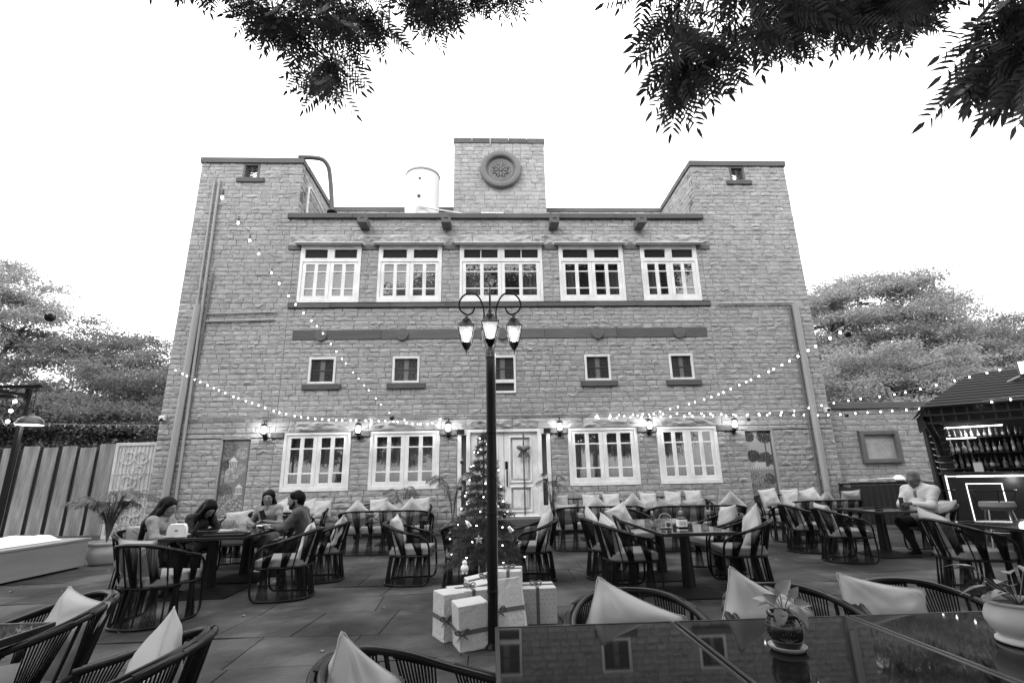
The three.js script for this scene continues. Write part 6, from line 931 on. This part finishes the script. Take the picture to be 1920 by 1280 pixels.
{
  const R = rngOf(911), bough = (label, pts, lo, depth, tufts, singles, gaps, root, hiFn) => {
    const o = thing('neem_bough', label, 'tree branch', root.toArray(), 0), edge = (x) => { for (let i = 0; i + 1 < lo.length; i++) if (x >= lo[i][0] && x <= lo[i + 1][0]) return lerp(lo[i][1], lo[i + 1][1], (x - lo[i][0]) / (lo[i + 1][0] - lo[i][0] || 1)); return -999; };
    const ups = [], twigs = [], rest = fronds.map(() => []), cand = [];
    for (let tries = 0, made = 0; made < tufts && tries < tufts * 60; tries++) {
      const x = lerp(lo[0][0] - 20, lo[lo.length - 1][0] + 20, R()), d = depth(x) + (R() - 0.5) * 0.5, reach = 150 / d, y = -70 + R() * 330; const e = Math.min(edge(clamp(x, lo[0][0], lo[lo.length - 1][0])), edge(clamp(x - reach * 0.5, lo[0][0], lo[lo.length - 1][0])) + 18, edge(clamp(x + reach * 0.5, lo[0][0], lo[lo.length - 1][0])) + 18);
      if (y > e - reach * 0.92 || (hiFn && y < hiFn(x) + reach * 0.4)) continue; if (gaps.some((g) => x > g[0] - reach * 0.5 && x < g[1] + reach * 0.5 && y < g[2])) continue;
      made++; const p = at(x, y, d), up = at(x + (R() - 0.5) * 60, y - 60 - R() * 90, d + (R() - 0.5) * 0.15); ups.push(up); twigs.push(tube([up, p.clone().lerp(up, 0.5).add(V((R() - 0.5) * 0.03, 0, 0)), p], 0.0035, 5, 4));
      const n = 7 + Math.floor(R() * 5), a0 = R() * 7;
      for (let i = 0; i < n; i++) { const a = a0 + i * 2.4, up_ = V(0, CAM_H, 0).sub(p).normalize().add(V((R() - 0.5) * 0.9, (R() - 0.5) * 0.9 - 0.35, (R() - 0.5) * 0.9)), sp = 0.35 + R() * 0.85, dir = V(Math.cos(a) * sp, -1 + R() * 0.55, Math.sin(a) * sp * 0.8).normalize(), sx = up_.clone().cross(dir).normalize(), q = new THREE.Quaternion().setFromRotationMatrix(new THREE.Matrix4().makeBasis(sx, dir.clone().cross(sx), dir)); cand.push({ k: Math.floor(R() * 5), m: new THREE.Matrix4().compose(p.clone().addScaledVector(up.clone().sub(p), R() * 0.35).sub(root), q, V(1, 1, 1).multiplyScalar(0.76 + R() * 0.28)), s: seen(p.x, p.y, p.z) }); }
    }
    cand.sort((a, b) => b.s - a.s);
    cand.forEach((c, i) => { if (i < singles) { const m = mesh('leaf', fronds[c.k], M.leafNear, o); m.applyMatrix4(c.m); } else rest[c.k].push(c.m); });
    rest.forEach((l, k) => { if (!l.length) return; const im = new THREE.InstancedMesh(fronds[k], M.leafNear, l.length); l.forEach((q, j) => im.setMatrixAt(j, q)); im.name = 'leaves'; im.castShadow = true; o.add(im); tag(im, null, null, null, 'stuff'); });
    { const tip = root.clone(), stem = V(5.4, 6.2, 7.2); mesh('limb', tube([stem, stem.clone().lerp(tip, 0.4).add(V(0, 1.1, 0)), stem.clone().lerp(tip, 0.8).add(V(0, 0.5, 0)), tip], 0.045, 30, 8).translate(-root.x, -root.y, -root.z), M.bark, o); }
    ups.filter((_, i) => i % 4 === 0).forEach((u) => { if (u.distanceTo(root) < 3.2) twigs.push(tube([root, root.clone().lerp(u, 0.55).add(V(0, 0.12, 0)), u], 0.008, 8, 4)); });
    for (const t of pts) twigs.push(tube(t.map(([x, y, d]) => at(x, y, d)), 0.005, 16, 5));
    mesh('twigs', twigs.map((g) => g.translate(-root.x, -root.y, -root.z)), M.twig, o);
  };
  bough('dark neem bough hanging into the upper left of the sky', [[[530, -60, 2.8], [528, 10, 2.75], [505, 30, 2.7], [480, 22, 2.7]], [[620, -60, 2.8], [625, 60, 2.75], [620, 130, 2.7]], [[536, -60, 2.8], [533, 30, 2.8], [540, 50, 2.75]], [[730, -60, 3], [728, 50, 2.9], [715, 80, 2.8]]],
    [[290, 4], [320, 22], [345, 24], [420, 32], [445, 74], [470, 82], [500, 90], [520, 112], [548, 122], [556, 190], [600, 210], [640, 204], [662, 188], [680, 168], [692, 122], [712, 134], [730, 96], [770, 92], [800, 90], [850, 94], [870, 64], [890, 58], [920, 78], [955, 82], [985, 54], [992, 2]], (x) => 2.75 + Math.abs(x - 620) * 0.0012, 66, 300, [[508, 542, 35], [730, 742, 60]], at(640, -200, 2.8));
  bough('dark neem bough hanging into the upper right of the sky', [[[1350, -60, 2.2], [1340, 50, 2.2], [1322, 95, 2.2]], [[1560, -60, 2.6], [1545, 20, 2.6]]],
    [[1190, 30], [1195, 95], [1212, 112], [1212, 205], [1240, 228], [1270, 254], [1310, 252], [1335, 192], [1370, 182], [1400, 164], [1420, 168], [1440, 184], [1465, 184], [1480, 168], [1510, 194], [1535, 184], [1545, 134], [1562, 122], [1600, 94], [1640, 108], [1690, 98], [1710, 134], [1738, 124], [1748, 62], [1765, 20], [1780, 24], [1795, 62], [1830, 54], [1870, 40], [1930, 44]], (x) => 2.05 + Math.max(0, x - 1400) * 0.002, 78, 300, [[1328, 1346, 75]], at(1450, -200, 2.2));
  bough('near dark neem spray in the upper right corner', [[[1960, 40, 1.5], [1905, 130, 1.5], [1850, 190, 1.5]]],
    [[1774, 236], [1790, 246], [1830, 252], [1850, 226], [1872, 240], [1900, 276], [1940, 262], [1975, 262]], () => 1.5, 13, 200, [], at(1990, 20, 1.5), (x) => 230 - (x - 1776) * 1.75 - 60);
}
// ---------------------------------------------------------------- people
// prims: [ax, ay, az, bx, by, bz, ra, rb] tapered capsules, joined by a smooth minimum, meshed by marching cubes
function blobMesh(prims, cell, k, squash) {
  const lo = [1e9, 1e9, 1e9], hi = [-1e9, -1e9, -1e9];
  for (const p of prims) for (let c = 0; c < 3; c++) { const r = Math.max(p[6], p[7]) * 1.15 + 3 * cell; lo[c] = Math.min(lo[c], p[c] - r, p[c + 3] - r); hi[c] = Math.max(hi[c], p[c] + r, p[c + 3] + r); }
  const size = Math.max(...lo.map((v, i) => hi[i] - v)), N = Math.ceil(size / cell) + 4, half = N / 2, c0 = lo.map((v, i) => (v + hi[i]) / 2), mc = new MarchingCubes(N, M.skin, false, false, 160000);
  mc.isolation = 0; const f = mc.field; f.fill(-1); const n = prims.length;
  const pre = prims.map((p) => { const d = [p[3] - p[0], p[4] - p[1], p[5] - p[2]]; return [...p, ...d, 1 / (d[0] * d[0] + d[1] * d[1] + d[2] * d[2] + 1e-12)]; });
  for (let z = 0; z < N; z++) for (let y = 0; y < N; y++) {
    const Y = (y - half) * cell + c0[1], Zz = (z - half) * cell + c0[2]; if (Y < lo[1] || Y > hi[1] || Zz < lo[2] || Zz > hi[2]) continue;
    for (let x = 0; x < N; x++) {
      const X = (x - half) * cell + c0[0]; let d = 1e3;
      for (let i = 0; i < n; i++) {
        const p = pre[i], ux = X - p[0], uy = Y - p[1], uz = Zz - p[2]; let t = (ux * p[8] + uy * p[9] + uz * p[10]) * p[11]; t = t < 0 ? 0 : t > 1 ? 1 : t;
        const ex = ux - t * p[8], ey = uy - t * p[9], ez = uz - t * p[10], q = Math.sqrt(ex * ex + ey * ey + ez * ez) - (p[6] + (p[7] - p[6]) * t);
        if (q - d > k) continue; if (d - q > k) { d = q; continue; } const h = 0.5 + 0.5 * (q - d) / k; d = q + (d - q) * h - k * h * (1 - h);
      }
      f[x + y * N + z * N * N] = -d;
    }
  }
  mc.update(); const cnt = mc.count, pos = new Float32Array(cnt * 3), nor = new Float32Array(cnt * 3);
  for (let i = 0; i < cnt; i++) { for (let c = 0; c < 3; c++) { pos[i * 3 + c] = mc.positionArray[i * 3 + c] * half * cell + c0[c]; nor[i * 3 + c] = mc.normalArray[i * 3 + c]; } }
  const g = new THREE.BufferGeometry(); g.setAttribute('position', new THREE.BufferAttribute(pos, 3)); g.setAttribute('normal', new THREE.BufferAttribute(nor, 3)); const uv = new Float32Array(cnt * 2); for (let i = 0; i < cnt; i++) { uv[i * 2] = (pos[i * 3] + pos[i * 3 + 2]) * 3; uv[i * 2 + 1] = pos[i * 3 + 1] * 3; } g.setAttribute('uv', new THREE.BufferAttribute(uv, 2)); return g;
}
const cap = (a, b, ra, rb = ra) => [a.x, a.y, a.z, b.x, b.y, b.z, ra, rb];
function elbowOf(s, h, l1, l2, hint) { const d = h.clone().sub(s), L = Math.min(d.length(), l1 + l2 - 0.01); d.normalize(); const a = (l1 * l1 - l2 * l2 + L * L) / (2 * L), r = Math.sqrt(Math.max(0, l1 * l1 - a * a)), n = hint.clone().addScaledVector(d, -hint.dot(d)).normalize(); return s.clone().addScaledVector(d, a).addScaledVector(n, r); }
function person(label, { pos, turn, lean = 0.15, headYaw = 0, headPitch = 0.2, hands, legs, wide = 1, skin = 'skin', top, topM, bottomM, hair, sleeve = 1, shoeM = 'blackMatte', beard = false, scale = 0.92, twist = 0, headFwd = 0 }) {
  const o = thing('person', label, 'person', pos, turn); o.scale.setScalar(scale);
  const S = (y, x = 0, z = 0) => V(x, 0.5 + (y - 0.5) * Math.cos(lean) - z * Math.sin(lean) * 0, -0.02 + (y - 0.5) * Math.sin(lean) + z); // up the leaning spine
  const pelvis = V(0, 0.52, -0.03), waist = S(0.72), chest = S(0.93), neck = S(1.06), hd = S(1.17, 0, 0.03 + headFwd).add(V(0, -headFwd * 0.4, 0)), w = wide;
  const turnV = (v) => v.clone().sub(waist).applyAxisAngle(V(0, 1, 0), twist).add(waist);
  const skinP = [], topP = [], botP = [], arms = [];
  topP.push(cap(pelvis, waist, 0.125 * w, 0.112 * w), cap(waist.clone().add(V(0.05 * w, 0, 0)), chest.clone().add(V(0.07 * w, 0, 0)), 0.095 * w, 0.1 * w), cap(waist.clone().add(V(-0.05 * w, 0, 0)), chest.clone().add(V(-0.07 * w, 0, 0)), 0.095 * w, 0.1 * w));
  if (wide > 1.15) topP.push(cap(V(0, 0.62, 0.1), V(0, 0.74, 0.1), 0.14, 0.13));
  if (hair === 'long' || hair === 'veil') topP.push(cap(chest.clone().add(V(0.065, -0.02, 0.05)), chest.clone().add(V(0.05, -0.03, 0.06)), 0.062), cap(chest.clone().add(V(-0.065, -0.02, 0.05)), chest.clone().add(V(-0.05, -0.03, 0.06)), 0.062));
  skinP.push(cap(chest, neck, 0.08, 0.055), cap(neck, hd.clone().add(V(0, -0.05, -0.01)), 0.05, 0.05), cap(pelvis, chest, 0.1 * w, 0.09 * w));
  const handGeos = [];
  [-1, 1].forEach((s, i) => {
    const sh = turnV(S(1.0, s * 0.165 * w, -0.01)), h = V(...hands[i]), el = elbowOf(sh, h, 0.28, 0.25, V(s * 0.75, -0.7, -0.35));
    topP.push(cap(turnV(S(0.98, s * 0.07, 0)), sh, 0.078, 0.064), cap(neck.clone().add(V(s * 0.035, -0.02, -0.015)), sh, 0.05 * w * w, 0.05 * w), cap(neck.clone().add(V(s * 0.03, 0.0, -0.02)), neck.clone().add(V(s * 0.02, -0.03, 0.05)), 0.03));
    skinP.push(cap(sh, el, 0.05, 0.04), cap(el, h, 0.039, 0.027));
    const m = el.clone().lerp(h, 0.85), so = 0.01 + (w - 1) * 0.02; if (sleeve >= 1) topP.push(cap(sh, el, 0.058 + so, 0.05 + so * 0.7), cap(el, m, 0.049 + so * 0.7, 0.04)); else topP.push(cap(sh, sh.clone().lerp(el, sleeve), 0.058 + so, 0.055 + so));
    const f = h.clone().sub(el).normalize(), side = V(s, 0, 0).addScaledVector(f, -f.x * s).normalize(), up = f.clone().cross(side).multiplyScalar(s).normalize(), q = [], P = (a, b, c) => h.clone().addScaledVector(f, a).addScaledVector(side, b).addScaledVector(up, c);
    q.push(cap(P(-0.02, 0, 0), P(0.03, 0, 0), 0.026, 0.024), cap(P(0.02, 0.018, 0), P(0.072, 0.026, 0), 0.016, 0.014), cap(P(0.02, -0.018, 0), P(0.075, -0.024, 0), 0.016, 0.014), cap(P(0.03, 0, 0), P(0.078, 0, 0), 0.016, 0.014));
    [[0.03, 0.055], [0.01, 0.07], [-0.01, 0.075], [-0.029, 0.064]].forEach(([b, L], j) => { const a = P(0.078, b, 0), m2 = P(0.078 + L * 0.5, b * 1.15, -0.012), e = P(0.078 + L * 0.72, b * 1.1, -0.012 - L * 0.42); q.push(cap(a, m2, 0.0095, 0.0088), cap(m2, e, 0.0088, 0.0075)); });
    q.push(cap(P(0.012, -0.026, -0.006), P(0.045, -0.05, -0.016), 0.014, 0.0105), cap(P(0.045, -0.05, -0.016), P(0.072, -0.045, -0.026), 0.0105, 0.0085));
    handGeos.push(blobMesh(q, 0.0045, 0.009));
  });
  [-1, 1].forEach((s, i) => {
    const L = legs ? legs[i] : [[s * 0.12, 0.53, 0.4], [s * 0.12, 0.1, 0.4]], hip = V(s * 0.09 * w, 0.53, 0), kn = V(...L[0]), an = V(...L[1]);
    botP.push(cap(hip, kn, 0.098 * (0.6 + 0.4 * w), 0.068 * (0.7 + 0.3 * w)), cap(kn, an.clone().lerp(kn, 0.1), 0.066 * (0.7 + 0.3 * w), 0.05), cap(V(0, 0.54, -0.04), hip, 0.12 * w, 0.105 * w));
    skinP.push(cap(hip, kn, 0.07, 0.05), cap(kn, an, 0.048, 0.034));
    const dir = V(L[2] ? L[2][0] : s * 0.03, 0, L[2] ? L[2][1] : 1).normalize(); const hl = an.clone().addScaledVector(dir, -0.03); hl.y = an.y - 0.055; const toe = an.clone().addScaledVector(dir, 0.17); toe.y = an.y - 0.07;
    mesh('shoe', blobMesh([cap(hl, toe, 0.04, 0.03), cap(an, toe.clone().lerp(an, 0.55).add(V(0, -0.02, 0)), 0.042, 0.036)], 0.01, 0.02), M[shoeM], o);
  });
  // head: skull, jaw, nose, brow, ears, looking along headYaw / headPitch
  const Hq = new THREE.Quaternion().setFromEuler(new THREE.Euler(headPitch, headYaw, 0, 'YXZ')), H = (x, y, z) => V(x, y, z).applyQuaternion(Hq).add(hd);
  const headG = blobMesh([cap(H(0, 0.04, -0.02), H(0, 0.025, 0.0), 0.088, 0.082), cap(H(0, 0.0, 0.025), H(0, -0.07, 0.045), 0.068, 0.038), cap(H(-0.03, -0.06, 0.02), H(0.03, -0.06, 0.02), 0.04), cap(H(0, 0.015, 0.088), H(0, -0.028, 0.106), 0.009, 0.0145), cap(H(-0.035, 0.026, 0.072), H(0.035, 0.026, 0.072), 0.016), cap(H(-0.04, -0.025, 0.055), H(-0.035, -0.02, 0.06), 0.026), cap(H(0.04, -0.025, 0.055), H(0.035, -0.02, 0.06), 0.026), cap(H(-0.015, -0.058, 0.086), H(0.015, -0.058, 0.086), 0.0085), cap(H(0, -0.09, 0.07), H(0, -0.085, 0.06), 0.018), cap(H(-0.083, 0.012, -0.005), H(-0.08, -0.03, 0.0), 0.018, 0.011), cap(H(0.083, 0.012, -0.005), H(0.08, -0.03, 0.0), 0.018, 0.011), cap(H(0, -0.05, -0.015), neck, 0.05, 0.055)], 0.006, 0.022);
  const bodyG = blobMesh(skinP, 0.014, 0.03);
  const strip = (g) => g;
  mesh('body', mergeGeometries([bodyG, headG, ...handGeos].map(strip)), M[skin], o);
  const face = (n, g, m) => { g.applyQuaternion(Hq).translate(hd.x, hd.y, hd.z); return mesh(n, g, M[m], o); };
  for (const s of [-1, 1]) { face('eye', sph(0.0115, s * 0.031, 0.007, 0.076, 10, 8), 'paper'); face('iris', sph(0.007, s * 0.031, 0.006, 0.0835, 8, 6), 'hair'); face('eyebrow', tube([[s * 0.014, 0.03, 0.092], [s * 0.032, 0.037, 0.087], [s * 0.05, 0.03, 0.073]], 0.0045, 8, 5), 'hair'); }
  face('lips', merge([tube([[-0.023, -0.058, 0.089], [0, -0.0535, 0.0975], [0.023, -0.058, 0.089]], 0.0045, 8, 5), tube([[-0.02, -0.061, 0.09], [0, -0.0645, 0.096], [0.02, -0.061, 0.09]], 0.005, 8, 5)]), 'skinDark');
  // hair
  const hp = [cap(H(0, 0.065, -0.03), H(0, 0.05, -0.05), 0.092, 0.09), cap(H(-0.045, 0.07, 0.02), H(0.045, 0.07, 0.02), 0.052), cap(H(0, 0.0, -0.06), H(0, -0.04, -0.06), 0.075, 0.06)];
  if (hair === 'short') hp.push(cap(H(-0.05, 0.09, 0.035), H(0.05, 0.095, 0.035), 0.04), cap(H(-0.075, 0.035, -0.01), H(-0.07, 0.0, -0.015), 0.026, 0.018), cap(H(0.075, 0.035, -0.01), H(0.07, 0, -0.015), 0.026, 0.018));
  if (hair === 'bald') { hp.length = 0; hp.push(cap(H(0, 0.0, -0.055), H(0, -0.03, -0.06), 0.062, 0.05), cap(H(-0.07, 0.015, -0.03), H(0.07, 0.015, -0.03), 0.034), cap(H(0, 0.07, -0.03), H(0, 0.06, -0.05), 0.083, 0.08)); }
  if (hair === 'long') { for (const s of [-1, 1]) hp.push(cap(H(s * 0.072, 0.05, 0.01), H(s * 0.085, -0.06, -0.02), 0.035, 0.032), cap(H(s * 0.085, -0.06, -0.03), S(0.9, s * 0.15, -0.05), 0.042, 0.032)); hp.push(cap(H(0, -0.02, -0.07), S(0.95, 0, -0.16), 0.075, 0.085), cap(S(0.95, 0, -0.16), S(0.66, 0.02, -0.19), 0.085, 0.045)); }
  if (hair === 'veil') { for (const s of [-1, 1]) hp.push(cap(H(s * 0.075, 0.05, 0.02), H(s * 0.09, -0.09, 0.03), 0.04, 0.045), cap(H(s * 0.09, -0.09, 0.03), S(0.9, s * 0.12, 0.1), 0.045, 0.035)); hp.push(cap(H(0, -0.02, -0.07), S(0.95, 0, -0.12), 0.08, 0.09), cap(S(0.95, 0, -0.12), S(0.7, 0, -0.14), 0.09, 0.05)); }
  mesh('hair', blobMesh(hp, 0.009, 0.028), M[hair === 'bald' ? 'hairGrey' : 'hair'], o);
  if (beard) mesh('beard', blobMesh([cap(H(-0.05, -0.05, 0.035), H(0, -0.088, 0.072), 0.026, 0.026), cap(H(0.05, -0.05, 0.035), H(0, -0.088, 0.072), 0.026, 0.026), cap(H(-0.02, -0.044, 0.09), H(0.02, -0.044, 0.09), 0.007), cap(H(-0.072, 0.0, 0.01), H(-0.055, -0.05, 0.03), 0.016, 0.024), cap(H(0.072, 0, 0.01), H(0.055, -0.05, 0.03), 0.016, 0.024)], 0.006, 0.012), M.hair, o);
  // clothes
  mesh('trousers', blobMesh(botP, 0.013, 0.035), M[bottomM], o);
  mesh('shirt', blobMesh(topP, 0.012, 0.04), M[topM], o);
  return { o, H, hd, S };
}
const fold = () => ({ bumpMap: rep(nWrinkle, 0.8), bumpScale: 0.03 });
mat('topPale', 0.3, 0.9, { ...fold(), map: rep(cDirt, 2) }); mat('topBlack', 0.01, 0.85, fold()); mat('shirtGrey', 0.06, 0.85, fold()); mat('shirtWhite', 0.5, 0.85, fold()); mat('jeans', 0.1, 0.9, fold()); mat('jeansPale', 0.14, 0.9, { ...fold(), map: rep(cDry, 2) }); mat('trouserDark', 0.015, 0.9, fold()); M.hair.bumpMap = rep(tex(256, (u, v) => vnoise(u * 64, v * 4, 64, 97)), 2, 0.4); M.hair.bumpScale = 0.006; mat('shoePale', 0.5, 0.7);
const held = (name, label, cat, geos, mt, p, turn = 0, rot = [0, 0, 0]) => { const o = thing(name, label, cat, p, turn); o.rotation.set(rot[0], turn, rot[2]); geos.forEach(([n, g, m]) => mesh(n, g, M[m], o)); return o; };
person('long haired woman with pale sleeves seated at the left, looking down', { pos: [-4.34, -0.03, -6.98], turn: F.right - 0.05, lean: 0.2, headYaw: 0.12, headPitch: 0.28, hands: [[-0.12, 0.76, 0.42], [0.1, 0.76, 0.46]], top: 1, topM: 'topPale', bottomM: 'trouserDark', hair: 'long', legs: [[[-0.12, 0.52, 0.42], [-0.1, 0.1, 0.34]], [[0.12, 0.52, 0.44], [0.13, 0.1, 0.28]]] });
person('woman in black bending her head low over the table, hair over her face', { pos: [-4.45, -0.04, -8.05], turn: F.right - 0.5, lean: 0.42, headYaw: 0.1, headPitch: 0.75, headFwd: 0.05, hands: [[-0.1, 0.75, 0.5], [0.12, 0.75, 0.5]], topM: 'topBlack', bottomM: 'trouserDark', hair: 'veil' });
person('woman in a pale short sleeved top facing forward at the table end', { pos: [-3.62, -0.0, -8.7], turn: F.front - 0.1, lean: 0.1, headYaw: 0.15, headPitch: 0.02, hands: [[-0.14, 0.77, 0.28], [0.1, 0.8, 0.3]], topM: 'topPale', bottomM: 'jeansPale', hair: 'long', sleeve: 0.35, legs: [[[-0.1, 0.52, 0.4], [-0.02, 0.1, 0.5]], [[0.16, 0.52, 0.42], [0.12, 0.1, 0.46]]], shoeM: 'shoePale' });
person('bearded man in a dark shirt leaning sideways to the occupied table', { pos: [-2.62, -0.02, -7.64], turn: F.left + 0.1, lean: 0.3, headYaw: 0.25, headPitch: 0.12, hands: [[-0.1, 0.76, 0.48], [0.14, 0.8, 0.5]], topM: 'shirtGrey', bottomM: 'trouserDark', hair: 'short', beard: true, wide: 1.06, scale: 0.95, shoeM: 'shoePale', skin: 'skin' });
person('heavy man in a white shirt alone at the right table with a phone', { pos: [7.18, -0.03, -8.45], turn: F.left + 0.25, lean: 0.1, headYaw: -0.1, headPitch: 0.38, headFwd: 0.03, hands: [[-0.05, 0.8, 0.36], [0.07, 0.8, 0.36]], topM: 'shirtWhite', bottomM: 'trouserDark', hair: 'bald', wide: 1.32, scale: 1.02, sleeve: 1, skin: 'skinDark', legs: [[[-0.14, 0.5, 0.4], [-0.1, 0.1, 0.22]], [[0.2, 0.5, 0.38], [0.16, 0.1, 0.1]]] });
held('phone', 'black phone in the hands of the heavy man in white', 'phone', [['case', rbox(0.075, 0.15, 0.009, 0.004), 'black'], ['screen', rbox(0.068, 0.138, 0.003, 0.001, 0, 0, 0.005), 'potDark']], 0, [6.72, 0.81, -8.34], F.left + 0.25, [0, 0, 0]);
held('phone', 'dark phone in the hands of the long haired woman at the left', 'phone', [['case', rbox(0.075, 0.15, 0.009, 0.004), 'black'], ['screen', rbox(0.068, 0.138, 0.003, 0.001, 0, 0, -0.005), 'potDark']], 0, [-3.82, 0.78, -7.0], F.right, [-0.7, 0, 0]);
held('phone', 'slim dark phone held by the woman in the pale top', 'phone', [['case', rbox(0.075, 0.15, 0.009, 0.004), 'black'], ['screen', rbox(0.068, 0.138, 0.003, 0.001, 0, 0, -0.005), 'potDark']], 0, [-3.58, 0.84, -8.36], 0.4, [-0.3, 0, 0.5]);
// ---------------------------------------------------------------- render
const renderer = new THREE.WebGLRenderer({ antialias: true });
renderer.setSize(1024, 682); renderer.toneMapping = THREE.LinearToneMapping; renderer.toneMappingExposure = EXPOSURE;
renderer.shadowMap.enabled = true;
renderer.render(scene, camera);
